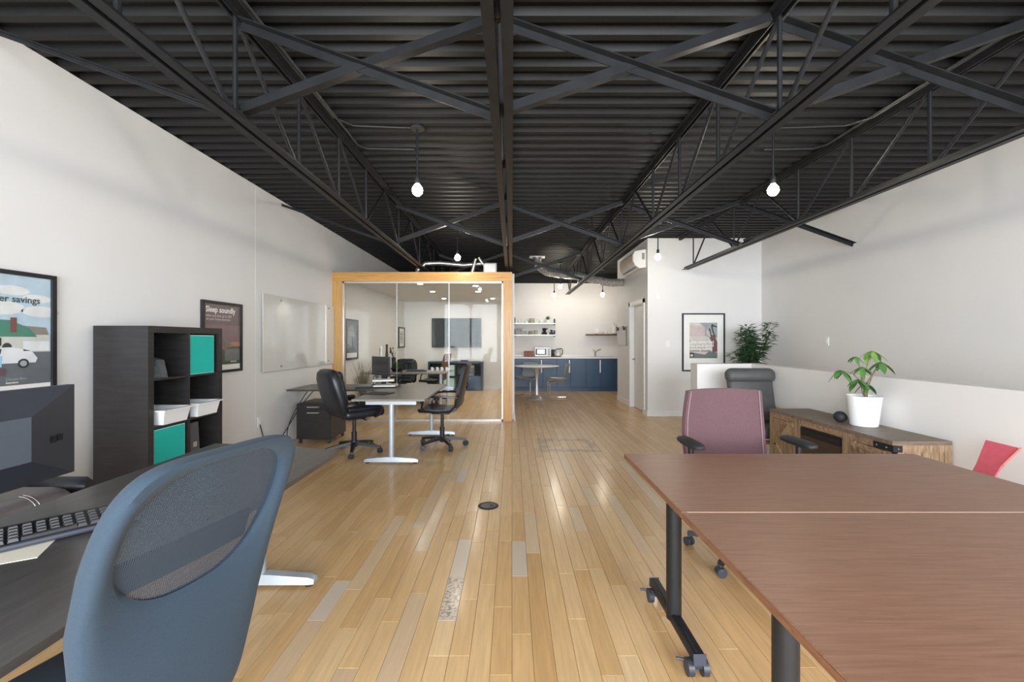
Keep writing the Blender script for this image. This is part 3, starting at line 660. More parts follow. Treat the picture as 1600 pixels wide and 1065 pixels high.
# --- padded executive chair (two of them)
def exec_chair(label, loc, rz, m='leather', low=0):
    t = thing('leather_chair', label, 'chair', loc, rz)
    obj('seat', B().pad((0, .03, .495), (.52, .50, .10), .045, seg=4), m, t)
    obj('seat_cushion', B().pad((0, .04, .55), (.46, .46, .07), .033, seg=4).pad((0, .235, .515), (.48, .10, .11), .045, seg=4), m, t)
    tl = R(12)
    def bp(x, y, z): return Vector((x, -.22+y*math.cos(tl)-z*math.sin(tl), .47+z*math.cos(tl)+y*math.sin(tl)))
    rg = []
    for z, wd, th, y in ((0, .19, .05, .03), (.05, .235, .075, .03), (.2, .25, .08, .015), (.34, .25, .08, 0), (.46, .235, .085, 0), (.535, .20, .07, 0), (.565, .15, .04, 0)):
        rg.append([bp(wd*math.copysign(abs(math.cos(a))**.6, math.cos(a)), y+th*math.copysign(abs(math.sin(a))**.7, math.sin(a)), z-low*z) for a in [2*PI*i/24 for i in range(24)]])
    bk_ = obj('backrest', B().rings(rg), m, t, ang=60)
    for x, wd in ((-.13, .115), (0, .115), (.13, .115)):
        obj('back_cushion', B().pad(bp(x, .075, .24*(1-low)), (wd, .06, .40*(1-low)), .028, (tl, 0, 0), 3), m, bk_)
    obj('headrest', B().pad(bp(0, .06, .475*(1-low)), (.40, .09, .12), .042, (tl, 0, 0), 4), m, bk_)
    for s in (-1, 1):
        ar = obj('armrest', B().tube([(s*.25, .14, .45), (s*.305, .17, .48), (s*.315, .19, .55), (s*.312, .17, .605), (s*.305, .0, .62), (s*.30, -.14, .615), (s*.27, -.24, .60)], [.018, .02, .02, .022, .022, .022, .018], 8), 'black_gloss', t)
        obj('arm_pad', B().pad((s*.308, .02, .645), (.075, .27, .035), .016), 'leather', ar)
    obj('mechanism', B().pad((0, 0, .43), (.18, .24, .04), .012, seg=2).cyl((.08, .03, .43), (.25, .03, .42), .008), 'black', t)
    star_base(t, .33, .115, 'black', rot=112, z0=.075, hub=.045)
    return t
exec_chair('black padded leather chair beside the file cabinet and far desk', (-1.93, 5.33, 0), -44)
t = thing('leather_armchair', 'brown-black leather armchair with stitched cushion behind the near desk', 'armchair', (-2.38, 1.83, 0), -90)
obj('seat_cushion', B().pad((.02, .08, .60), (.50, .56, .20), .085, seg=5), 'leather_brown', t)
for x in (-.045, -.028): obj('stitching', B().tube([(x, .36-.09*(1-math.sin(a))-.0, .615+.087*math.cos(a)-.0) if False else (x, .278+.085*math.cos(a), .615+.0875*math.sin(a)) for a in [R(-60+15*i) for i in range(11)]], .0016, 5), 'board_grey', t)
obj('seat_base', B().pad((0, .03, .44), (.56, .60, .16), .04), 'leather_brown', t)
obj('backrest', B().pad((0, -.26, .76), (.56, .17, .58), .07, (R(8), 0, 0), 4), 'leather_brown', t)
for s in (-1, 1): obj('armrest', B().tube([(s*.34, -.24, .63), (s*.345, .0, .64), (s*.345, .24, .64), (s*.345, .275, .64)], [.05, .05, .048, .03], 12), 'leather', t); obj('arm_support', B().box(s*.345-.02, s*.345+.02, -.1, .12, .38, .60), 'black', t, smooth=False)
star_base(t, .30, .11, 'black', rot=40, zcol=.38)

# --- black low-arm swivel chair with bent shell
def shell_chair(label, loc, rz, m='leather', backm=None):
    t = thing('swivel_chair', label, 'chair', loc, rz)
    pr = [(.27, .475), (.255, .495), (.20, .505), (.05, .49), (-.08, .485), (-.16, .50), (-.205, .55), (-.225, .62), (-.245, .72), (-.275, .85), (-.305, .97), (-.325, 1.05), (-.345, 1.075)]
    hw = [.20, .215, .225, .23, .23, .23, .23, .23, .225, .215, .205, .195, .175]
    g = [[(hw[i]*u, y+(.02*u*u if z > .55 else 0), z+(.015*u*u if z < .52 else 0)) for u in [-1+j/4 for j in range(9)]] for i, (y, z) in enumerate(pr)]
    obj('seat', B().sheet(g[:7], -.042), m, t, ang=60); obj('backrest', B().sheet(g[6:], -.040), backm or m, t, ang=60)
    for s in (-1, 1):
        obj('armrest', B().tube([(s*.235, .17, .475), (s*.255, .20, .53), (s*.27, .18, .62), (s*.272, .12, .665), (s*.27, -.05, .675), (s*.262, -.18, .668), (s*.235, -.245, .655)], .013, 8), 'black_gloss', t)
        obj('side_rail', B().tube([(s*.235, .24, .48), (s*.238, .0, .475), (s*.238, -.15, .485), (s*.235, -.215, .55), (s*.23, -.255, .70)], .012, 8), 'black_gloss', t)
    obj('seat_plate', B().pad((0, 0, .445), (.22, .24, .03), .01, seg=2), 'black', t)
    star_base(t, .31, .11, 'black', rot=-75, z0=.085, hub=.03, cr=.032)
    return t
shell_chair('black low-arm swivel chair with a slim bent back at the far desk end', (-.90, 5.62, 0), 86)
shell_chair('swivel chair with a brown back behind the office desk', (-1.72, 9.55, 0), 80, 'black_soft', 'brown_mesh')
exec_chair('black padded leather chair behind the desk in the glass office', (-2.40, 9.62, 0), 180, low=.15)

# --- maroon fabric task chair behind the brown tables
t = thing('task_chair', 'maroon fabric task chair with black armrests behind the brown tables', 'chair', (1.465, 2.74, 0), 182)
def mb(u, v): # u -1..1, v 0..1
    z = .46+.56*v; hw = .265+.02*math.sin(PI*v)-.012*v; return (hw*u, -.235-.05*v+.05*u*u-.03*math.sin(PI*v), z+.012*(1-u*u)*v)
obj('backrest', B().sheet([[mb(-1+i/8, j/12) for j in range(13)] for i in range(17)], .03), 'maroon', t, ang=60)
for s in (-1, 1): obj('piping', B().tube([Vector(mb(s*.93, j/12))+Vector((0, .004, 0)) for j in range(13)], .004, 6), 'maroon_seam', t)
obj('seat', B().pad((0, .03, .47), (.52, .50, .08), .035, seg=4), 'maroon', t)
for s in (-1, 1):
    ar = obj('armrest', B().tube([(s*.22, .0, .44), (s*.33, .0, .46), (s*.345, .0, .55), (s*.345, .0, .70)], [.02, .02, .018, .018], 8), 'black', t)
    rg = [[Vector((s*(.345+dx*k), yy, .727+dz*h)) for dx, dz in ((-.04, -.5), (.04, -.5), (.046, .1), (.03, .5), (-.03, .5), (-.046, .1))] for yy, k, h in ((-.15, .45, .018), (-.13, .8, .03), (-.05, 1, .034), (.08, .95, .034), (.125, .7, .03), (.14, .4, .016))]
    obj('arm_pad', B().rings(rg), 'black_soft', ar, ang=50)
obj('mechanism', B().pad((0, 0, .42), (.2, .26, .04), .012, seg=2), 'black', t)
star_base(t, .34, .12, 'black', rot=38, z0=.085)

# --- grey recliner with bentwood frame before the half wall
t = thing('lounge_chair', 'grey leather lounge chair with rolled headrest beside the half wall', 'armchair', (2.70, 4.66, 0), 176)
tl = R(14)
obj('seat', B().pad((0, -.03, .40), (.50, .48, .14), .06, (R(6), 0, 0), 4), 'grey_leather', t)
obj('backrest', B().pad((0, -.30, .70), (.49, .12, .56), .05, (tl, 0, 0), 4), 'grey_leather', t)
obj('headrest', B().pad((0, -.335, .965), (.545, .15, .165), .07, (tl, 0, 0), 5), 'grey_leather', t)
for s in (-1, 1):
    obj('wood_frame', B().tube([(s*.265, .22, .03), (s*.265, -.28, .03), (s*.265, -.36, .10), (s*.265, -.33, .30), (s*.265, -.28, .60), (s*.265, .16, .58), (s*.265, .22, .54)], .022, 8, flat=1), 'beech', t)
obj('cross_rail', B().bar((-.265, .1, .30), (.265, .1, .30), .06, .03).bar((-.265, -.30, .33), (.265, -.30, .33), .04, .04).bar((-.265, -.25, .03), (.265, -.25, .03), .05, .03), 'beech', t)

# --- small red chair by the half wall
t = thing('red_chair', 'red upholstered chair with a leaning back against the half wall', 'chair', (2.50, 2.43, 0), 90)
A_, B_, Cc, D_ = Vector((2.755, 2.535, .79)), Vector((2.75, 2.36, .785)), Vector((2.55, 2.365, .52)), Vector((2.57, 2.49, .52))
mid = [A_.lerp(D_, .5)+Vector((.012, 0, 0)), B_.lerp(Cc, .38)+Vector((.0, .02, 0))]
th = Vector((.014, .012, -.022))
rg = [[D_, Cc, Cc+th, D_+th], [mid[0], mid[1], mid[1]+th, mid[0]+th], [A_, B_, B_+th*.7, A_+th*.7]]
obj('backrest', B().rings(rg), 'red', t, world=True, ang=50)
obj('edge_band', B().bar(B_+Vector((.004, -.004, .002)), mid[1]+Vector((.004, -.006, .004)), .006, .012, up=(1, 0, .6)), 'red_edge', t, world=True)
obj('seat', B().pad((-.0, .10, .44), (.30, .30, .07), .025), 'red', t)
for x, y in ((-.12, -.02), (.12, -.02), (-.12, .22), (.12, .22)): obj('leg', B().cyl((x, y, .42), (x*1.15, y*1.1, 0), .013, .010), 'iron', t)

# ------------------------------------------------------------------ desks
def t_leg(t, x, y, along, half, ztop, m='silver', bracket=True):
    """T-shaped desk leg: foot and top bracket run along 'x' or 'y'"""
    d = Vector((1, 0, 0)) if along == 'x' else Vector((0, 1, 0)); s = Vector((d.y, d.x, 0)); c = Vector((x, y, 0)); b = B()
    rg = []
    for q, h, wd in ((-half, .022, .028), (-half*.9, .036, .034), (-.05, .052, .036), (.05, .052, .036), (half*.9, .036, .034), (half, .022, .028)):
        e = c+d*q; rg.append([e-s*wd+Vector((0, 0, .018)), e+s*wd+Vector((0, 0, .018)), e+s*wd*.75+Vector((0, 0, .018+h)), e-s*wd*.75+Vector((0, 0, .018+h))])
    lg = obj('leg', B().cyl(c+Vector((0, 0, .05)), c+Vector((0, 0, ztop-.04)), .030, n=18), m, t, world=True)
    obj('foot', B().rings(rg), m, lg, world=True)
    obj('top_bracket', B().bar(c-d*(half-.02)+Vector((0, 0, ztop-.025)), c+d*(half-.02)+Vector((0, 0, ztop-.025)), .05, .045), m, lg, world=True)
    for q in (-1, 1): obj('glide', B().cyl(c+d*q*(half-.035), c+d*q*(half-.035)+Vector((0, 0, .02)), .022, n=12), 'rubber', lg, world=True)
def desk_top(pts, z, th=.022): return B().prism([(x, y, z-th) for x, y in pts], (0, 0, th))
ta = thing('office_desk', 'near black desk with silver T legs, carrying the keyboard', 'desk', (-1.4, 1.5, 0))
obj('desk_top', desk_top([(-1.0, .25), (-1.0, 2.52), (-1.42, 2.665), (-1.84, 2.70), (-1.84, .25)], .73), 'desk', ta, world=True)
t_leg(ta, -1.41, 2.44, 'x', .31, .708); t_leg(ta, -1.41, .45, 'x', .31, .708)
tb = thing('office_desk', 'far L-shaped desk with silver T legs before the glass office', 'desk', (-1.4, 5.6, 0))
obj('desk_top', desk_top([(-1.755, 4.76), (-.955, 4.76), (-.965, 6.42), (-1.755, 6.42)], .722), 'desk_sheen', tb, world=True)
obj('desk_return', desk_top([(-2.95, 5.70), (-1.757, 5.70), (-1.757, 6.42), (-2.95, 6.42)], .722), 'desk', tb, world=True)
obj('under_rail', B().bar((-1.36, 4.85, .69), (-1.36, 6.3, .69), .05, .02), 'silver', tb, world=True)
t_leg(tb, -1.345, 4.86, 'x', .30, .70); t_leg(tb, -1.16, 6.28, 'x', .34, .70)
obj('leg', B().cyl((-2.72, 6.36, 0), (-2.72, 6.36, .70), .030, n=18), 'silver', tb, world=True)
obj('leg', B().cyl((-2.60, 6.36, 0), (-2.60, 6.36, .70), .030, n=18), 'silver', tb, world=True)
tcx = thing('office_desk', 'dark desk on white legs inside the glass office', 'desk', (-2.1, 8.9, 0))
obj('desk_top', desk_top([(-2.95, 8.46), (-1.33, 8.46), (-1.25, 9.35), (-2.95, 9.35)], .73), 'desk_sheen', tcx, world=True)
for x, y in ((-1.40, 8.56), (-1.36, 9.22), (-2.85, 8.56), (-2.85, 9.22)): obj('leg', B().cyl((x, y, 0), (x, y, .708), .03), 'silver', tcx, world=True)

# --- file cabinet
t = thing('file_cabinet', 'small black rolling file cabinet with two drawers under the far desk', 'cabinet', (-2.62, 5.98, 0))
obj('body', B().box(-.225, .225, -.22, .30, .06, .53), 'black_brown', t, smooth=False)
for z0, z1 in ((.455, .522), (.07, .448)):
    d = obj('drawer', B().box(-.22, .22, -.235, -.22, z0, z1), 'black_brown', t, smooth=False)
    zz = (z0+z1)/2 if z1-z0 < .1 else z1-.035
    obj('handle', B().tube([(-.075, -.236, zz), (-.07, -.258, zz), (.07, -.258, zz), (.075, -.236, zz)], .0085, 8), 'alu', d)
for x in (-.19, .19):
    for y in (-.19, .27): obj('caster', B().cyl((x-.014, y, .028), (x+.014, y, .028), .028).box(x-.012, x+.012, y-.012, y+.012, .03, .06), 'caster', t)
# --- cables at the left wall
for i, pts in enumerate(([(-2.75, 6.1, .69), (-2.85, 5.9, .5), (-2.92, 5.7, .25), (-2.96, 5.5, .06), (-2.98, 5.35, .02), (-2.98, 5.25, .15), (XL+.01, 5.22, .36)],
                         [(-2.80, 6.0, .69), (-2.88, 5.75, .42), (-2.90, 5.6, .2), (-2.85, 5.55, .03), (-2.95, 5.45, .015), (-2.99, 5.3, .015)])):
    L_ = [Vector(p) for p in pts]
    for _ in range(3):
        q = [L_[0]]
        for a, c in zip(L_, L_[1:]): q += [a.lerp(c, .25), a.lerp(c, .75)]
        L_ = q+[L_[-1]]
    single('power_cable', B().tube(L_, .006, 6), 'rubber', ['black power cable running from the far desk to the outlet', 'black cable hanging to the floor beside the file cabinet'][i], 'cable')
t = single('power_strip', B().pad((0, 0, .02), (.06, .26, .04), .008, seg=2).box(-.015, .015, -.1, .1, .038, .042), 'black', 'black power strip on the floor beside the file cabinet', 'power strip', (-2.93, 5.72, 0), 10)

# --- monitors seen from behind
def monitor(label, loc, rz, w_, h_, cx_, czt, czb, dep, zb, pw, so=0):
    """screen faces +y, chamfered back towards -y"""
    t = thing('monitor', label, 'monitor', loc, rz); hw = w_/2
    ip = [(-hw+cx_, czb), (hw-cx_, czb), (hw-cx_, h_-czt), (-hw+cx_, h_-czt)]; op = [(-hw, 0), (hw, 0), (hw, h_), (-hw, h_)]
    obj('bezel', B().box(-hw, hw, 0, .028, zb, zb+h_), 'monitor', t, smooth=False); obj('screen', B().box(-hw+.018, hw-.018, .028, .030, zb+.02, zb+h_-.018), 'screen', t, smooth=False)
    V = [(x, 0, zb+z) for x, z in op]+[(x, -dep, zb+z) for x, z in ip]
    obj('back_cover', B().add(V, [(0, 1, 5, 4), (1, 2, 6, 5), (2, 3, 7, 6), (3, 0, 4, 7)]), 'monitor', t, smooth=False)
    obj('back_panel', B().add([(x, -dep, zb+z) for x, z in ip]+[(x*.98, -dep-.002, zb+z) for x, z in ip], [(4, 5, 6, 7), (0, 1, 5, 4), (1, 2, 6, 5), (2, 3, 7, 6), (3, 0, 4, 7)]), 'monitor_light', t, smooth=False)
    for k in (0, 1):
        q = .42+.14*k; x = hw-cx_*q; y = -dep*q; zz = zb+h_*.47
        obj('port', B().box(x-.010, x+.010, y-.008, y+.012, zz-.012, zz+.012), 'firebox_black', t, smooth=False)
    obj('stand', B().bar((so, -dep*.6, zb+czb*.9), (so, -.03, .02), pw, .03, up=(0, 1, 0)), 'monitor', t, smooth=False); obj('stand_base', B().pad((so, 0, .008), (w_*.45, .2, .016), .006, seg=2), 'monitor', t)
    return t
monitor('black monitor seen from behind on the near black desk', (-1.80, 1.39, .73), 91, .82, .36, .29, .085, .12, .135, .098, .09, -.22)
monitor('black monitor seen from behind at the corner of the far desk', (-1.88, 6.29, .722), 140, .42, .27, .12, .05, .07, .07, .14, .08)
# --- keyboard and papers on the near desk
kb = thing('keyboard', 'black computer keyboard on cream papers on the near desk', 'keyboard', (-1.53, 1.44, .732), 49)
obj('tray', B().rings([[(x, -.085, .002), (x, .085, .002), (x, .088, .028), (x, -.08, .015)] for x in (-.22, .22)]), 'black', kb)
obj('front_edge', B().tube([(-.22, -.086, .010), (.22, -.086, .010)], .009, 8), 'monitor', kb)
for r_ in range(5):
    for c_ in range(14):
        if r_ == 0 and 4 < c_ < 9: continue
        x = -.20+c_*.0305; y = -.055+r_*.0255; z = .021+.0021*r_
        obj('key', B().rings([[(x-.012, y-.0105, z-.004), (x+.012, y-.0105, z-.004), (x+.012, y+.0105, z-.005), (x-.012, y+.0105, z-.005)], [(x-.009, y-.008, z+.0065), (x+.009, y-.008, z+.0065), (x+.009, y+.008, z+.0055), (x-.009, y+.008, z+.0055)]]), 'keycap', kb, smooth=False)
obj('key', B().box(-.062, .062, -.066, -.045, .015, .0265), 'keycap', kb, smooth=False)
for x in (-.15, .15): obj('foot', B().box(x-.02, x+.02, -.075, -.06, .0, .003), 'rubber', kb, smooth=False)
single('paper_pad', B().box(-.12, .12, -.09, .09, 0, .0015), 'cream', 'cream paper pad lying under the front of the keyboard', 'paper', (-1.545, 1.30, .73), 30)
# --- things on the far desk
t = thing('letter_tray', 'black wire letter tray holding white papers on the far desk', 'tray', (-1.72, 6.02, .722), 8)
for k in range(3):
    z = .012+.072*k; b = B()
    for y in (-.12, .12): b.cyl((-.17, y, z), (.17, y, z), .003, n=6)
    for x in (-.17, .17): b.cyl((x, -.12, z), (x, .12, z), .003, n=6)
    for i in range(9): x = -.16+.04*i; b.cyl((x, -.12, z), (x, .12, z), .0018, n=5)
    b.tube([(-.17, .12, z), (-.17, .12, z+.045), (.17, .12, z+.045), (.17, .12, z)], .0025, 6); obj('shelf', b, 'iron', t)
obj('posts', B().cyl((-.17, .12, 0), (-.17, .12, .2), .004, n=6).cyl((.17, .12, 0), (.17, .12, .2), .004, n=6).cyl((-.17, -.1, 0), (-.17, -.1, .16), .004, n=6).cyl((.17, -.1, 0), (.17, -.1, .16), .004, n=6), 'iron', t)
single('paper_stack', B().box(-.15, .14, -.12, .10, 0, .016), 'paper', 'white paper stack in the lower shelf of the letter tray', 'paper', (-1.73, 6.00, .740), 5)
single('paper_stack', B().box(-.15, .13, -.12, .10, 0, .020), 'paper', 'white paper stack in the middle shelf of the letter tray', 'paper', (-1.75, 5.98, .812), 14)
t = thing('desk_phone', 'black desk telephone with an upright handset on the far desk return', 'telephone', (-2.42, 5.95, .737), 20)
obj('base', B().pad((0, 0, .02), (.17, .2, .04), .01, (R(8), 0, 0), 2), 'black', t); obj('handset', B().pad((-.08, 0, .09), (.05, .05, .19), .016), 'black', t)
single('notebook', B().box(-.12, .12, -.09, .09, 0, .012), 'black_soft', 'black notebook lying on the far desk beside the leather chair', 'notebook', (-1.98, 5.86, .722), 15)
single('folder', B().box(-.16, .16, -.11, .11, 0, .008), 'black', 'thin black folder lying at the edge of the far desk', 'folder', (-1.62, 5.28, .722), -20)

# --- black cube shelf against the left wall
SX, SY, SW, SD, SH = -2.58, 3.09, .79, .39, 1.472
t = thing('cube_shelf', 'tall black cube shelf with teal boxes against the left wall', 'shelf', (SX-SD/2, SY+SW/2, 0), 90)
hw, hd = SW/2, SD/2; cell = (SW-.1-.016)/2
for s in (-1, 1): obj('side_panel', B().box(s*hw-(.05 if s > 0 else 0), s*hw+(.05 if s < 0 else 0), -hd, hd, 0, SH-.05), 'black_brown', t, smooth=False)
obj('top_panel', B().box(-hw, hw, -hd, hd, SH-.05, SH), 'black_brown', t, smooth=False); obj('bottom_panel', B().box(-hw+.05, hw-.05, -hd, hd, 0, .05), 'black_brown', t, smooth=False)
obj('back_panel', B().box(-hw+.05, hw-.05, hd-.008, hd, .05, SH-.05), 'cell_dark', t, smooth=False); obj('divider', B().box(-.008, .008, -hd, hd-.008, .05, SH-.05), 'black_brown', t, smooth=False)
rh = (SH-.1-.048)/4; rows = [.05+(rh+.016)*i for i in range(4)]
for i in range(1, 4):
    for s in (-1, 1): obj('shelf', B().box(min(s*.008, s*(hw-.05)), max(s*.008, s*(hw-.05)), -hd, hd-.008, rows[i]-.016, rows[i]), 'black_brown', t, smooth=False)
def sy(x): return SY+SW/2+x                      # shelf-local x -> world Y
def teal(label, x, row, w_=.29):
    t = thing('storage_box', label, 'box', (SX-.19, sy(x), rows[row]), 90, 'teal storage boxes in the cube shelf'); h = .318
    obj('box', B().box(-w_/2, w_/2, -.175, .16, .001, h), 'teal', t, smooth=False)
    obj('rim', B().box(-w_/2-.001, w_/2+.001, -.180, -.174, 0, h+.001).box(-w_/2, w_/2, -.177, -.17, h-.055, h-.052), 'teal_edge', t, smooth=False)
    obj('front', B().box(-w_/2+.004, w_/2-.004, -.1815, -.18, .005, h-.004), 'teal', t, smooth=False)
    obj('fold_line', B().box(-w_/2+.004, w_/2-.004, -.183, -.181, h-.062, h-.056), 'teal', t, smooth=False)
teal('teal storage box in the top row of the cube shelf', .155, 3); teal('teal storage box in the third row of the cube shelf', -.185, 1, .30)
def tray(label, x, row):
    t = thing('plastic_tray', label, 'tray', (SX-.14, sy(x), rows[row]), 90, 'white plastic trays in the cube shelf')
    def rg(wd, dp, z): return [(-wd, -dp, z), (wd, -dp, z), (wd, dp, z), (-wd, dp, z)]
    obj('bin', B().rings([rg(.115, .165, .002), rg(.130, .185, .105)], caps=False).poly(rg(.115, .165, .002)).rings([rg(.127, .182, .105), rg(.112, .162, .006)], caps=False).poly(rg(.112, .162, .006)), 'white_plastic', t)
    obj('rim', B().rings([rg(.130, .185, .103), rg(.150, .205, .103), rg(.152, .207, .113), rg(.127, .182, .115)], caps=False), 'white_plastic', t)
tray('white plastic tray in the near cell of the cube shelf', -.175, 2); tray('white plastic tray in the far cell of the cube shelf', .17, 2)
t = thing('magazine_holder', 'clear plastic brochure holder in the top row of the cube shelf', 'holder', (SX-.10, sy(-.215), rows[3]), 90)
for k in (0, 1): obj('pocket', B().prism([(-.10+.07*k, -.08, .0), (-.10+.07*k, .06, .0), (-.10+.07*k, .10, .17), (-.10+.07*k, -.05, .08+.05*k)], (.055, 0, 0)), 'clear_plastic', t, smooth=False)
t = thing('file_box', 'dark grey slanted magazine file in the third row of the cube shelf', 'file box', (SX-.16, sy(.09), rows[1]), 90)
obj('file', B().prism([(-.06, -.14, 0), (.06, -.14, 0), (.035, -.14, .30), (-.06, -.14, .30)], (0, .25, 0)), 'grey_file', t, smooth=False); obj('label_holder', B().box(-.02, .02, -.142, -.14, .10, .14), 'alu', t, smooth=False)

# ------------------------------------------------------------------ brown folding tables
def table(label, y0, y1):
    x0, x1, z = .63, 2.255, .732
    t = thing('folding_table', label, 'table', ((x0+x1)/2, (y0+y1)/2, 0), group=None); ym = (y0+y1)/2
    obj('table_top', B().pad(((x0+x1)/2, ym, z-.0135), (x1-x0, y1-y0-.001, .027), .003, seg=2), 'mahogany', t, world=True, smooth=False)
    for q in (x0, x1): obj('edge_band', B().box(q-.0015, q+.0015, y0+.004, y1-.004, z-.023, z-.004), 'mahogany_edge', t, world=True, smooth=False)
    obj('worn_edge', B().box(x0+.02, x1-.02, (y0-.0005 if y0 > 1.3 else y1-.0025), (y0+.0025 if y0 > 1.3 else y1+.0), z-.004, z+.0004), 'worn', t, world=True, smooth=False)
    for lx in (x0+.125, x1-.125):
        lg = obj('leg', B().cyl((lx, ym, .075), (lx, ym, z-.03), .034, n=20).pad((lx, ym, z-.04), (.1, .3, .025), .008, seg=2), 'steel', t, world=True)
        obj('foot', B().pad((lx, ym, .085), (.05, .56, .045), .012, seg=2).bar((lx-.008, ym-.27, .1085), (lx-.008, ym+.27, .1085), .008, .004), 'steel', lg, world=True)
        for s in (-1, 1):
            yy = ym+s*.25
            b = B().cyl((lx-.018, yy, .034), (lx-.042, yy, .034), .034, n=18).cyl((lx+.018, yy, .034), (lx+.042, yy, .034), .034, n=18).pad((lx, yy, .05), (.07, .04, .035), .01, seg=2).cyl((lx-.045, yy+.02, .05), (lx-.075, yy+.025, .052), .006, n=8)
            obj('caster', b, 'caster', lg, world=True)
        for s in (-1, 1): obj('end_cap', B().pad((lx, ym+s*.282, .085), (.052, .006, .048), .002, seg=1), 'monitor', lg, world=True)
    obj('modesty_bar', B().bar((x0+.15, ym, .64), (x1-.15, ym, .64), .03, .05), 'steel', t, world=True)
    return t
table('brown wood-grain folding table in front of the maroon chair', 1.617, 2.45)
table('brown wood-grain folding table placed before its twin, away from the chair', .79, 1.616)

# ------------------------------------------------------------------ rustic console along the half wall
t = thing('media_console', 'rustic brown wood console with electric fireplace along the half wall', 'console', (2.79, 3.67, 0), -90)
# local: x along -Y world (x = 3.67-Y), front at -y (world X = 2.79-.2)
L2, DP, HC = .71, .20, .682
obj('top', B().box(-L2, L2, -DP-.006, DP, HC-.028, HC), 'rustic_grey', t, smooth=False)
b = B().box(-L2+.01, L2-.01, -DP+.02, DP-.01, .05, HC-.028); obj('carcass', b, 'rustic_v', t, smooth=False)
for x0, x1 in ((-L2, -L2+.06), (-.34, -.25), (.25, .34), (L2-.06, L2)): obj('stile', B().box(x0, x1, -DP, -DP+.03, 0, HC-.028), 'rustic_v', t, smooth=False)
obj('rail', B().box(-L2+.06, L2-.06, -DP+.001, -DP+.03, HC-.075, HC-.028).box(-L2+.06, L2-.06, -DP+.001, -DP+.03, .05, .10), 'rustic', t, smooth=False)
for x0, x1, sg in ((-L2+.06, -.34, 1), (.34, L2-.06, -1)):
    d = obj('door', B().box(x0+.003, x1-.003, -DP+.012, -DP+.03, .103, HC-.078), 'rustic_v', t, smooth=False)
    nb = 4
    for i in range(nb): a = x0+.003+(x1-x0-.006)*i/nb; obj('plank', B().box(a+.0015, a+(x1-x0-.006)/nb-.0015, -DP+.006, -DP+.014, .105, HC-.08), 'rustic_v', d, smooth=False)
    zc = (.103+HC-.078)/2
    for za, zb_ in ((HC-.08, zc), (.105, zc)): obj('brace', B().bar((x0+.03 if sg > 0 else x1-.03, -DP-.001, zb_ if za > zb_ else zb_), (x1-.03 if sg > 0 else x0+.03, -DP-.001, za), .014, .045, up=(0, -1, 0)) if False else B().bar((x0+.03, -DP, zc+(.0 if sg > 0 else .24*(1 if za > zc else -1))), (x1-.03, -DP, zc+(.24*(1 if za > zc else -1) if sg > 0 else 0)), .04, .016, up=(0, 1, 0)), 'rustic_v', d, smooth=False)
    for q0, q1 in ((HC-.115, HC-.08), (.103, .14)): obj('door_rail', B().box(x0+.003, x1-.003, -DP-.006, -DP+.01, q0, q1), 'rustic', d, smooth=False)
fp = obj('fireplace', B().box(-.25, .25, -DP+.004, -DP+.012, .10, HC-.085), 'firebox_black', t, smooth=False, label='black electric fireplace insert')
obj('fire_glass', B().box(-.235, .235, -DP-.001, -DP+.004, .115, HC-.155), 'firebox', fp, smooth=False); obj('fire_grille', B().box(-.235, .235, -DP-.006, -DP+.004, HC-.145, HC-.10), 'firebox_black', fp, smooth=False)
for z in (HC-.135, HC-.123, HC-.111): obj('grille_slot', B().box(-.22, .22, -DP-.008, -DP-.006, z-.003, z+.003), 'iron', fp, smooth=False)
for i in range(6):
    a = -DP+.025+i*(2*DP-.05)/6; obj('end_plank', B().box(L2-.012, L2-.004, a+.002, a+(2*DP-.05)/6-.002, .06, HC-.06), 'rustic_v', t, smooth=False)
obj('end_frame', B().box(L2-.012, L2, -DP, -DP+.05, 0, HC-.028).box(L2-.012, L2, DP-.05, DP, 0, HC-.028).box(L2-.012, L2-.001, -DP+.05, DP-.05, HC-.075, HC-.028).box(L2-.012, L2-.001, -DP+.05, DP-.05, .03, .08), 'rustic_v', t, smooth=False)
br = obj('corner_bracket', B().box(L2-.16, L2+.003, -DP-.004, -DP+.0, HC-.075, HC-.03).box(L2, L2+.004, -DP-.004, -DP+.06, HC-.075, HC-.03), 'iron', t, smooth=False)
for x in (-.13, -.05): obj('bolt', B().sphere((L2+x, -DP-.005, HC-.052), .006), 'lever', br)
obj('bolt', B().sphere((L2+.005, -DP+.03, HC-.052), .006), 'lever', br)
# --- white pot with money tree
PX, PY, PZ = 2.842, 3.52, HC
t = thing('potted_plant', 'money tree in a white tapered pot on the wooden console', 'plant', (PX, PY, PZ))
obj('pot', B().lathe([(.006, .0), (.090, .0), (.094, .004), (.119, .232), (.121, .240), (.115, .240), (.110, .225), (.006, .215)], n=36), 'white_gloss', t)
obj('soil', B().lathe([(.004, .213), (.110, .213), (.108, .222), (.004, .226)], n=24), 'soil', t)
def P2(px, py, dy=0): return Vector(((px-800)*(PY+dy)/F-PX, dy, 1.37-(py-531)*(PY+dy)/F-PZ))
root = Vector((.015, 0, .21))
clusters = [((1313, 578), .02, 5, .105, 'leaf'), ((1337, 557), -.05, 5, .062, 'leaf'), ((1362, 548), .03, 6, .105, 'leaf_light'), ((1347, 573), -.02, 6, .080, 'leaf'), ((1376, 565), -.04, 4, .105, 'leaf'), ((1340, 592), -.07, 4, .095, 'leaf'), ((1352, 598), .05, 3, .10, 'leaf')]
b = B().tube([root, root+Vector((-.01, 0, .08)), root+Vector((-.03, 0, .17)), P2(1347, 573, -.02)], [.012, .010, .008, .006], 8)
b.tube([root+Vector((.008, .01, 0)), root+Vector((.03, .02, .09)), root+Vector((.035, .02, .14)), P2(1376, 565, -.04)], [.011, .008, .006, .004], 8)
obj('stem', b, 'stem', t)
